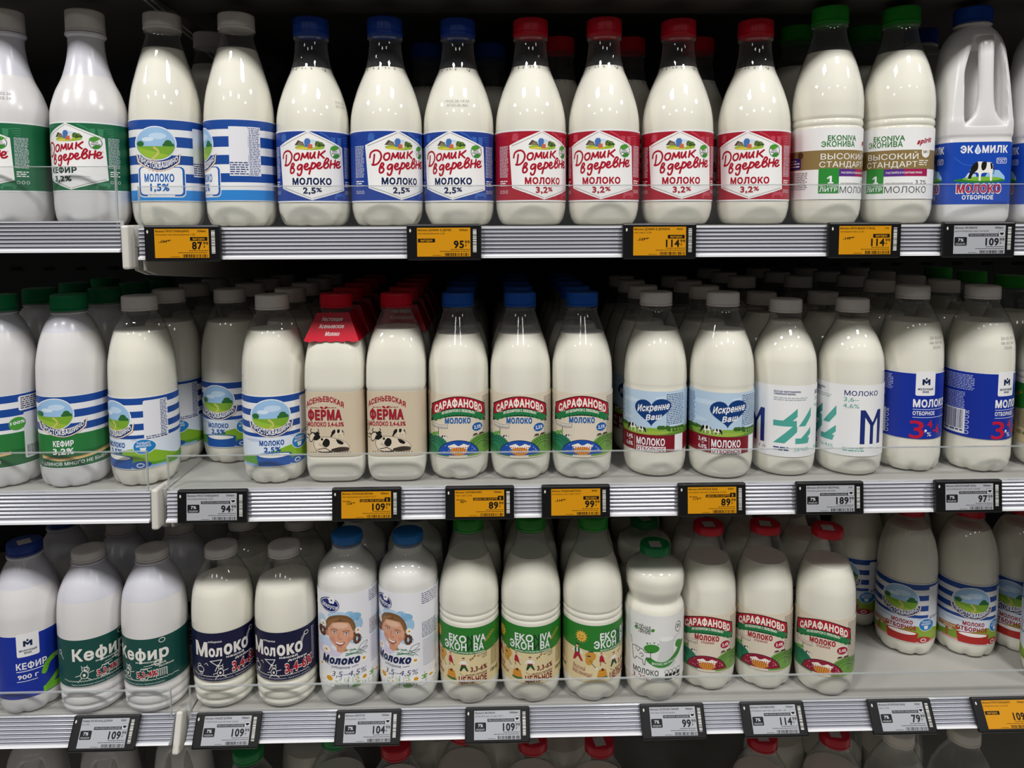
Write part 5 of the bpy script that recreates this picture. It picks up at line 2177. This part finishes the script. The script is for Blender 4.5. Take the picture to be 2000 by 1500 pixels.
def column(key, x, ys, zs, what, deg=0.0, first=None, group=None, jitter=.0001, alt=None):
    rnd = random.Random(int(abs(x) * 1e4) + len(ys))
    for i, y in enumerate(ys):
        k = alt[i] if alt else key
        lab = first if (i == 0 and first) else f'{ORD[i]} bottle back in the column of {what}'
        place(k, x + (rnd.uniform(-jitter, jitter) if i else 0), y, zs, lab, deg if i == 0 or key == 'F' else deg + rnd.uniform(-25, 25), group, face=key != 'F')


def ranks(y0, step, n):
    return [y0 + step * i for i in range(n)]


column('PK', -.6125, ranks(.089, .0825, 4), R2, 'green-capped striped bottles cut by the picture edge', -75, 'green-capped striped kefir bottle cut by the edge, its back label turned forward')
column('PK', -.5265, ranks(.089, .0825, 4), R2, 'green-capped striped bottles marked 3,2%', 0, 'green-capped striped kefir bottle with 3,2% on its green label')
column('PM', -.4412, ranks(.091, .0825, 5), R2, 'white-capped striped bottles beside the green-capped ones', -48, 'white-capped striped bottle beside the green-capped ones, its label turned aside')
column('PM', -.3590, ranks(.172, .0825, 4), R2, 'white-capped striped bottles set back from the shelf edge', -24, 'white-capped striped bottle set back behind an empty spot at the shelf edge')
column('PM', -.2783, ranks(.0935, .0825, 5), R2, 'white-capped striped bottles beside the square ones', 0, 'white-capped 2,5% striped bottle at the shelf edge beside the square bottles')
column('F', -.1985, ranks(.0930, .076, 5), R2, 'square red-capped bottles with red collars', 0, 'square red-capped bottle wearing a red cardboard collar, kraft label with cow')
column('F', -.1232, ranks(.0930, .076, 5), R2, 'square red-capped bottles beside the blue-capped ones', 0, 'square red-capped bottle without a collar, kraft label with cow')
column('S', -.0465, ranks(.0975, .081, 5), R2, 'blue-capped cream label bottles beside the square ones', 0, 'blue-capped bottle with red banner label, beside the square bottles')
column('S', .0323, ranks(.0945, .081, 5), R2, 'blue-capped cream label bottles, middle column', 0, 'middle one of three blue-capped bottles with red banner labels')
column('S', .1108, ranks(.0940, .081, 5), R2, 'blue-capped cream label bottles beside the heart labels', 3, 'blue-capped bottle with red banner label, beside the gap and heart labels')
column('I', .2063, ranks(.1010, .084, 4), R2, 'white-capped heart label bottles next to the gap', -18, 'white-capped bottle with blue heart label, next to the gap')
column('I', .2891, ranks(.0905, .084, 4), R2, 'white-capped heart label bottles above the 89 tag', 0, 'white-capped bottle with blue heart label, beside the teal and white label')
TALL = ['C', 'C', 'Z', 'Z', 'Z']
column('C', .3728, ranks(.0985, .084, 5), R2, 'short bottles with teal strokes, taller ones behind', 75, 'short white-capped bottle whose label shows teal strokes in its middle', alt=TALL)
column('C', .4590, ranks(.0975, .084, 5), R2, 'short bottles with МОЛОКО lettering, taller ones behind', 0, 'short white-capped bottle with МОЛОКО and 3,6–4,6% on white label', alt=TALL)
column('Z', .5420, ranks(.1065, .082, 5), R2, 'royal blue label bottles beside the white labels', 30, 'white-capped bottle with royal blue label and white tab, beside white labels')
column('Z', .6300, ranks(.1000, .082, 5), R2, 'royal blue label bottles beside the edge', 51, 'white-capped bottle with royal blue label turned to its barcode')
column('E', .7270, ranks(.1000, .084, 4), R2, 'green-capped folk label bottles at the picture edge', 70, 'bottle with green and cream folk label cut by the picture edge')

# --- lower row
place('ZK', -.6190, .1200, R3, 'blue-capped white kefir bottle with royal blue label marked 900 г', -4)
place('KK', -.7020, .1200, R3, 'dark green labelled kefir bottle barely entering at the picture edge', -20)
place('KK', -.5360, .1192, R3, 'white-capped dark green kefir bottle beside the blue-capped one')
place('KK', -.4530, .1186, R3, 'white-capped dark green kefir bottle with chalk goal net drawing', -40)
place('ND', -.3655, .1250, R3, 'white-capped bottle with dark navy chalk label, nearest the shelf joint')
place('ND', -.2820, .1237, R3, 'white-capped bottle with dark navy chalk label, beside the girl portrait', -16.4)
place('M', -.1980, .1217, R3, 'sky-blue capped bottle with painted girl portrait, beside the navy labels')
place('M', -.1172, .1205, R3, 'sky-blue capped bottle with painted girl portrait, beside the folk labels', -16.6)
place('E', -.0368, .1225, R3, 'green-capped bottle with folk dancers, beside the girl portraits', -10)
place('E', .0463, .1225, R3, 'middle one of three green-capped bottles with folk dancers')
place('E', .1298, .1222, R3, 'green-capped bottle with smiling sun label, beside the waisted bottle', 45.5)
place('G', .2135, .1205, R3, 'waisted bottle with dark green cap, line-drawn cow on white label')
place('SR', .2906, .1390, R3, 'red-capped bottle with red banner label, beside the waisted bottle', 4)
place('SR', .3690, .1385, R3, 'middle one of three red-capped bottles with red banner labels', -2)
place('SR', .4480, .1225, R3, 'red-capped bottle with red banner label, standing alone at the gap')
place('PR', .6110, .2095, R3, 'red-capped striped bottle set back on the empty shelf, badge showing', 0)
place('PR', .6960, .2020, R3, 'red-capped striped bottle set back, wooden sign showing on its label', 23)
place('PR', .5720, .2870, R3, 'red-capped striped bottle in deep shade behind the gap', -15)
place('PR', .7800, .2080, R3, 'red-capped striped bottle mostly hidden at the picture edge, set back', -5)
place('PR', .7720, .1220, R3, 'red-capped striped bottle at the shelf front, cut by the picture edge', 30)
BACK3 = [('ZK', -.6190, .205, 'blue-capped kefir bottle'), ('KK', -.5360, .204, 'first dark green kefir bottle'), ('KK', -.4530, .203, 'dark green kefir bottle with goal net'),
         ('ND', -.3655, .211, 'navy label bottle nearest the shelf joint'), ('ND', -.2840, .209, 'navy label bottle beside the portraits'),
         ('M', -.1980, .204, 'portrait bottle beside the navy labels'), ('M', -.1172, .203, 'portrait bottle beside the folk labels'),
         ('E', -.0320, .206, 'first folk dancer bottle'), ('E', .0500, .206, 'middle folk dancer bottle'), ('E', .1335, .207, 'smiling sun bottle'),
         ('G', .2160, .204, 'waisted bottle'), ('SR', .2960, .2185, 'red banner bottle beside the waisted one'),
         ('SR', .3740, .219, 'middle red banner bottle'), ('SR', .4540, .205, 'red banner bottle at the gap')]
for key, x, y, what in BACK3:
    place(key, x, y, R3, 'bottle in shade directly behind the ' + what, random.Random(int(1000 * x)).uniform(-20, 20))
for key, x, y, what in BACK3:
    if key in ('ZK', 'KK', 'M', 'SR', 'G', 'E', 'ND'):
        place(key, x + .002, y + 2.06 * TYPES[key]['R'] * .001, R3, 'third bottle back in the column of the ' + what, random.Random(int(900 * x)).uniform(-20, 20))
for x, y, s in ((.655, .296, 'between the badge and sign bottles'), (.740, .292, 'behind the wooden sign bottle')):
    place('PR', x, y, R3, 'red-capped striped bottle in deep shade ' + s, 10)

# --- bottom row: caps and shoulders
for key, x, y, s in (('JG', -.640, .150, 'white jug with green cap at the picture edge, below the first lower tag'),
                     ('JG', -.540, .150, 'white jug with green cap under the first lower price tag'),
                     ('JG', -.445, .165, 'white jug with green cap under the shelf joint'),
                     ('BG', -.345, .140, 'clear bottle with green cap below the navy label bottles'),
                     ('BG', -.229, .166, 'clear bottle with green cap below the portrait bottles'),
                     ('BR', -.141, .142, 'red-capped bottle below the shelf, first from the green-capped ones'),
                     ('BR', -.048, .172, 'red-capped bottle below the shelf, second from the green-capped ones'),
                     ('BR', .0500, .147, 'red-capped bottle below the shelf, third from the green-capped ones'),
                     ('BR', .1430, .140, 'red-capped bottle below the shelf, beside the dark empty space'),
                     ('BR', .3740, .142, 'red-capped bottle below the shelf, just past the dark empty space'),
                     ('BR', .4790, .146, 'red-capped bottle below the shelf, beside the white-capped ones'),
                     ('BW', .5700, .145, 'white-capped bottle below the 79 tag'),
                     ('BW', .6650, .145, 'white-capped bottle below the edge yellow tag'),
                     ('BR', -.094, .262, 'bottle in shade behind the first two red-capped ones below the shelf'),
                     ('BR', .0000, .258, 'bottle in shade behind the second and third red-capped ones'),
                     ('BR', .1000, .235, 'bottle in shade behind the third and fourth red-capped ones'),
                     ('BR', .4280, .235, 'bottle in shade behind the two red-capped ones past the space'),
                     ('BW', .5220, .245, 'bottle in shade behind the 79 tag bottle'),
                     ('BW', .6180, .245, 'bottle in shade between the two white-capped ones'),
                     ('BG', -.285, .246, 'bottle in shade between the two green-capped clear bottles'),
                     ('JG', -.590, .250, 'jug in shade behind the two green-capped jugs')):
    place(key, x, y, R4, s, 0 if key[0] == 'B' else -20)

# --- red cardboard collars on the square bottles
def collar(root):
    bm = bmesh.new()
    zt, zb, at, ab = .2105, .178, .0196, .0332
    n = 24
    for side in range(4):
        M = Matrix.Rotation(math.pi / 2 * side, 4, 'Z')
        top, bot = [], []
        for i in range(n + 1):
            f = -1 + 2 * i / n
            top.append(bm.verts.new(M @ Vector((f * at, -at, zt))))
            sc = .0016 * abs(math.cos(f * math.pi * 2.5))
            bot.append(bm.verts.new(M @ Vector((f * ab, -ab - sc * (ab - at) / (zt - zb), zb - sc))))
        for i in range(n):
            bm.faces.new((bot[i], bot[i + 1], top[i + 1], top[i]))
    o = link('neck_collar', bm, principled('red_card', 'C4122C', .18, spec=.6), root, smooth=False)
    o['label'] = 'red cardboard neck collar with scalloped hem'
    a = Art(1, 0, 0, 1)
    a.wrap = False
    a.text('Настоящее', -13, 12, 10.5, 5.5, 'F0E6E4', 1, bold=.02, shear=.25)
    a.text('Асеньевское', -16, 14, 19.5, 14.5, 'F0E6E4', 1, bold=.02, shear=.25)
    a.text('Молоко', -8, 9, 29, 24, 'F0E6E4', 1, bold=.02, shear=.25)
    p = flat_art(a, 'collar_lettering', o, y=0)
    tilt = math.atan2(ab - at, zt - zb)
    p.location = (0, -at - .0004, zt)
    p.rotation_euler = (-tilt, 0, 0)
    return o, p


sq = [o for o in COL.objects if o.name.startswith('milk_bottle') and o.parent is None and 'square red-capped' in o.get('label', '')]
proto = None
for o in sq:
    if 'without a collar' in o['label']:
        continue
    if proto is None:
        proto = collar(o)
        continue
    c = proto[0].copy()
    COL.objects.link(c)
    c.parent = o
    d = proto[1].copy()
    COL.objects.link(d)
    d.parent = c


# --- stickers on caps and dates on shoulders
def sticker(root, r, z, ang):
    bm = bmesh.new()
    box(bm, -.0075, .0075, -.0085, .0085, 0, .0003, 0)
    bmesh.ops.rotate(bm, verts=bm.verts[:], cent=(0, 0, 0), matrix=Matrix.Rotation(R_(ang), 3, 'Z'))
    bmesh.ops.translate(bm, verts=bm.verts[:], vec=(0, -.005, z))
    o = link('cap_sticker', bm, ink('B9B2B0'), root, smooth=False)
    return o


def find(text):
    return next(o for o in COL.objects if o.parent is None and o.get('label', '').startswith(text))


for txt, key in (('waisted bottle with', 'G'), ('red-capped bottle with red banner label, beside the wai', 'SR'), ('middle one of three red-capped bottles with', 'SR'),
                 ('red-capped bottle with red banner label, standing', 'SR'), ('blue-capped white kefir bottle with royal', 'ZK'), ('bottle in shade directly behind the waisted', 'G')):
    c = TYPES[key]['cap']
    sticker(find(txt), c[0], (c[1] + c[2]) * .001, 12)
for txt in ('red-capped bottle below the shelf, beside the dark', 'red-capped bottle below the shelf, third', 'red-capped bottle below the shelf, just past', 'red-capped bottle below the shelf, beside the white'):
    c = TYPES['BR']['cap']
    sticker(find(txt), c[0], (c[1] + c[2]) * .001, 18)
stamp(TYPES['D'], find('blue-capped 2,5% bottle beside'), ['19.02.26 14:34', '07.03.26 462'], 4, 142, 3.0)
stamp(TYPES['D'], find('first blue-capped 2,5%'), ['19.02.26', '07.03.26'], 52, 142, 3.0)
stamp(TYPES['Z'], find('white-capped bottle with royal blue label and'), ['20 02 26', '06 03 26', '253/6'], 20, 172, 3.6)
stamp(TYPES['Z'], find('white-capped bottle with royal blue label turned'), ['20 02 26', '06 03 26', '253/6'], 0, 172, 3.6)
stamp(TYPES['K'], find('white kefir bottle cut by'), ['09.02.26', '16.02.26'], 40, 148, 3.2)

# --- price tags
PT = price_tag
PT(1, -.3445, 'yellow price tag reading 87,99 on the top rail', True, 'Молоко ПРОСТОКВАШИНО', '930мл', 'питьевое пастеризованное 1,5%', '87', '99', ('104', '99'), 'R')
PT(1, -.0559, 'yellow price tag reading 95,99 on the top rail', True, 'Молоко ДОМИК В ДЕРЕВ', '930мл', 'пастеризованное 2,5%', '95', '99', None, 'L')
PT(1, .1857, 'yellow price tag reading 114,99 under the red-capped bottles', True, 'Молоко ДОМИК В ДЕРЕВНЕ', '955г', 'пит.паст.3,2%', '114', '99', ('129', '99'), 'R')
PT(1, .4188, 'yellow price tag reading 114,99 under the green-capped litre bottles', True, 'Молоко ЭКОН.ВЫШЕ СТАНД.', '1л', 'питьевое паст.3,2%', '114', '99', ('149', '99'), 'R')
PT(1, .5501, 'grey price tag reading 109,99 under the white jug', False, 'Молоко ЭКОМИЛК', '900мл', 'цел.отборное паст.3,4-4,5%', '109', '99')
PT(2, -.3387, 'grey price tag reading 94,99 beside the middle shelf joint', False, 'Молоко ПРОСТОКВАШИНО', '930мл', 'пастеризованное 2,5%', '94', '99')
PT(2, -.1551, 'yellow price tag reading 109,99 under the square bottles', True, 'Молоко АСЕНЬЕВ.ФЕРМА', '900мл', 'пастеризованное 3,4-6% ГОСТ', '109', '99', ('124', '99'), None, True)
PT(2, -.0193, 'yellow price tag reading 89,99 under the red banner labels', True, 'Молоко САРАФАНОВО', '930мл', 'паст.дет.2,5%', '89', '99', ('99', '99'), None, True)
PT(2, .0969, 'yellow price tag reading 99,99 on the middle rail', True, 'Молоко ПОЩЕНЬМОЛОКО', '900г', 'питьевое паст.3,2% ГОСТ', '99', '99', ('114', '99'), 'R')
PT(2, .2627, 'yellow price tag reading 89,99 under the heart labels', True, 'Молоко ИСКРЕННЕ ВАШ', '930г', 'питьевое пастер.отборное 3,4-6%', '89', '99', ('119', '99'), None, True)
PT(2, .4078, 'grey price tag reading 189,99 on the middle rail', False, 'Молоко БРАТЬЯ ЧЕБУРАШ.', '1л', 'пастер.цельное 3,6-4,6%', '189', '99')
PT(2, .5798, 'grey price tag reading 97,99 on the middle rail', False, 'Молоко МОЛОЧНЫЙ ЗНАК', '900мл', 'цел.отборное пит.паст.3,4-6%', '97', '99')
PT(3, -.4977, 'grey price tag reading 109,99 under the dark green kefir bottles', False, 'Кефир ИЗ М.НАШ.ДОЙКИ', '900г', '3,2-4%', '109', '99')
PT(3, -.3433, 'grey price tag reading 109,99 under the navy chalk label', False, 'Молоко НАШЕЙ ДОЙКИ', '900мл', 'ОТБОРНОЕ цел.пит.паст.3,4-6%', '109', '99')
PT(3, -.1651, 'grey price tag reading 104,99 on the lower rail', False, 'Молоко МАРУСЯ', '930мл', 'отборное 3,5-4,5%', '104', '99')
PT(3, .0005, 'grey price tag reading 109,99 under the folk dancer labels', False, 'Молоко EKONIVA', '1000мл', 'ЦЕЛЬНОЕ паст.3,3-6% ГОСТ', '109', '99')
PT(3, .2273, 'grey price tag reading 99,99 on the lower rail', False, 'Молоко ЗЕЛЕНАЯ ЛИНИЯ', '900мл', 'пит.паст.3,2% бутылка', '99', '99')
PT(3, .3587, 'grey price tag reading 114,99 on the lower rail', False, 'Молоко САРАФАНОВО', '930мл', 'отборное цел.паст.дет.3,4% - 4%', '114', '99')
PT(3, .5268, 'grey price tag reading 79,99 on the lower rail', False, 'Молоко ИСКРЕННЕ ВАШ', '930г', 'паст.2,5%', '79', '99')
PT(3, .6648, 'yellow price tag reading 109,99 on the lower rail at the edge', True, 'Молоко ПРОСТОКВАШИНО', '930мл', 'отборное паст.3,4-4,5%', '109', '99', None, 'L')
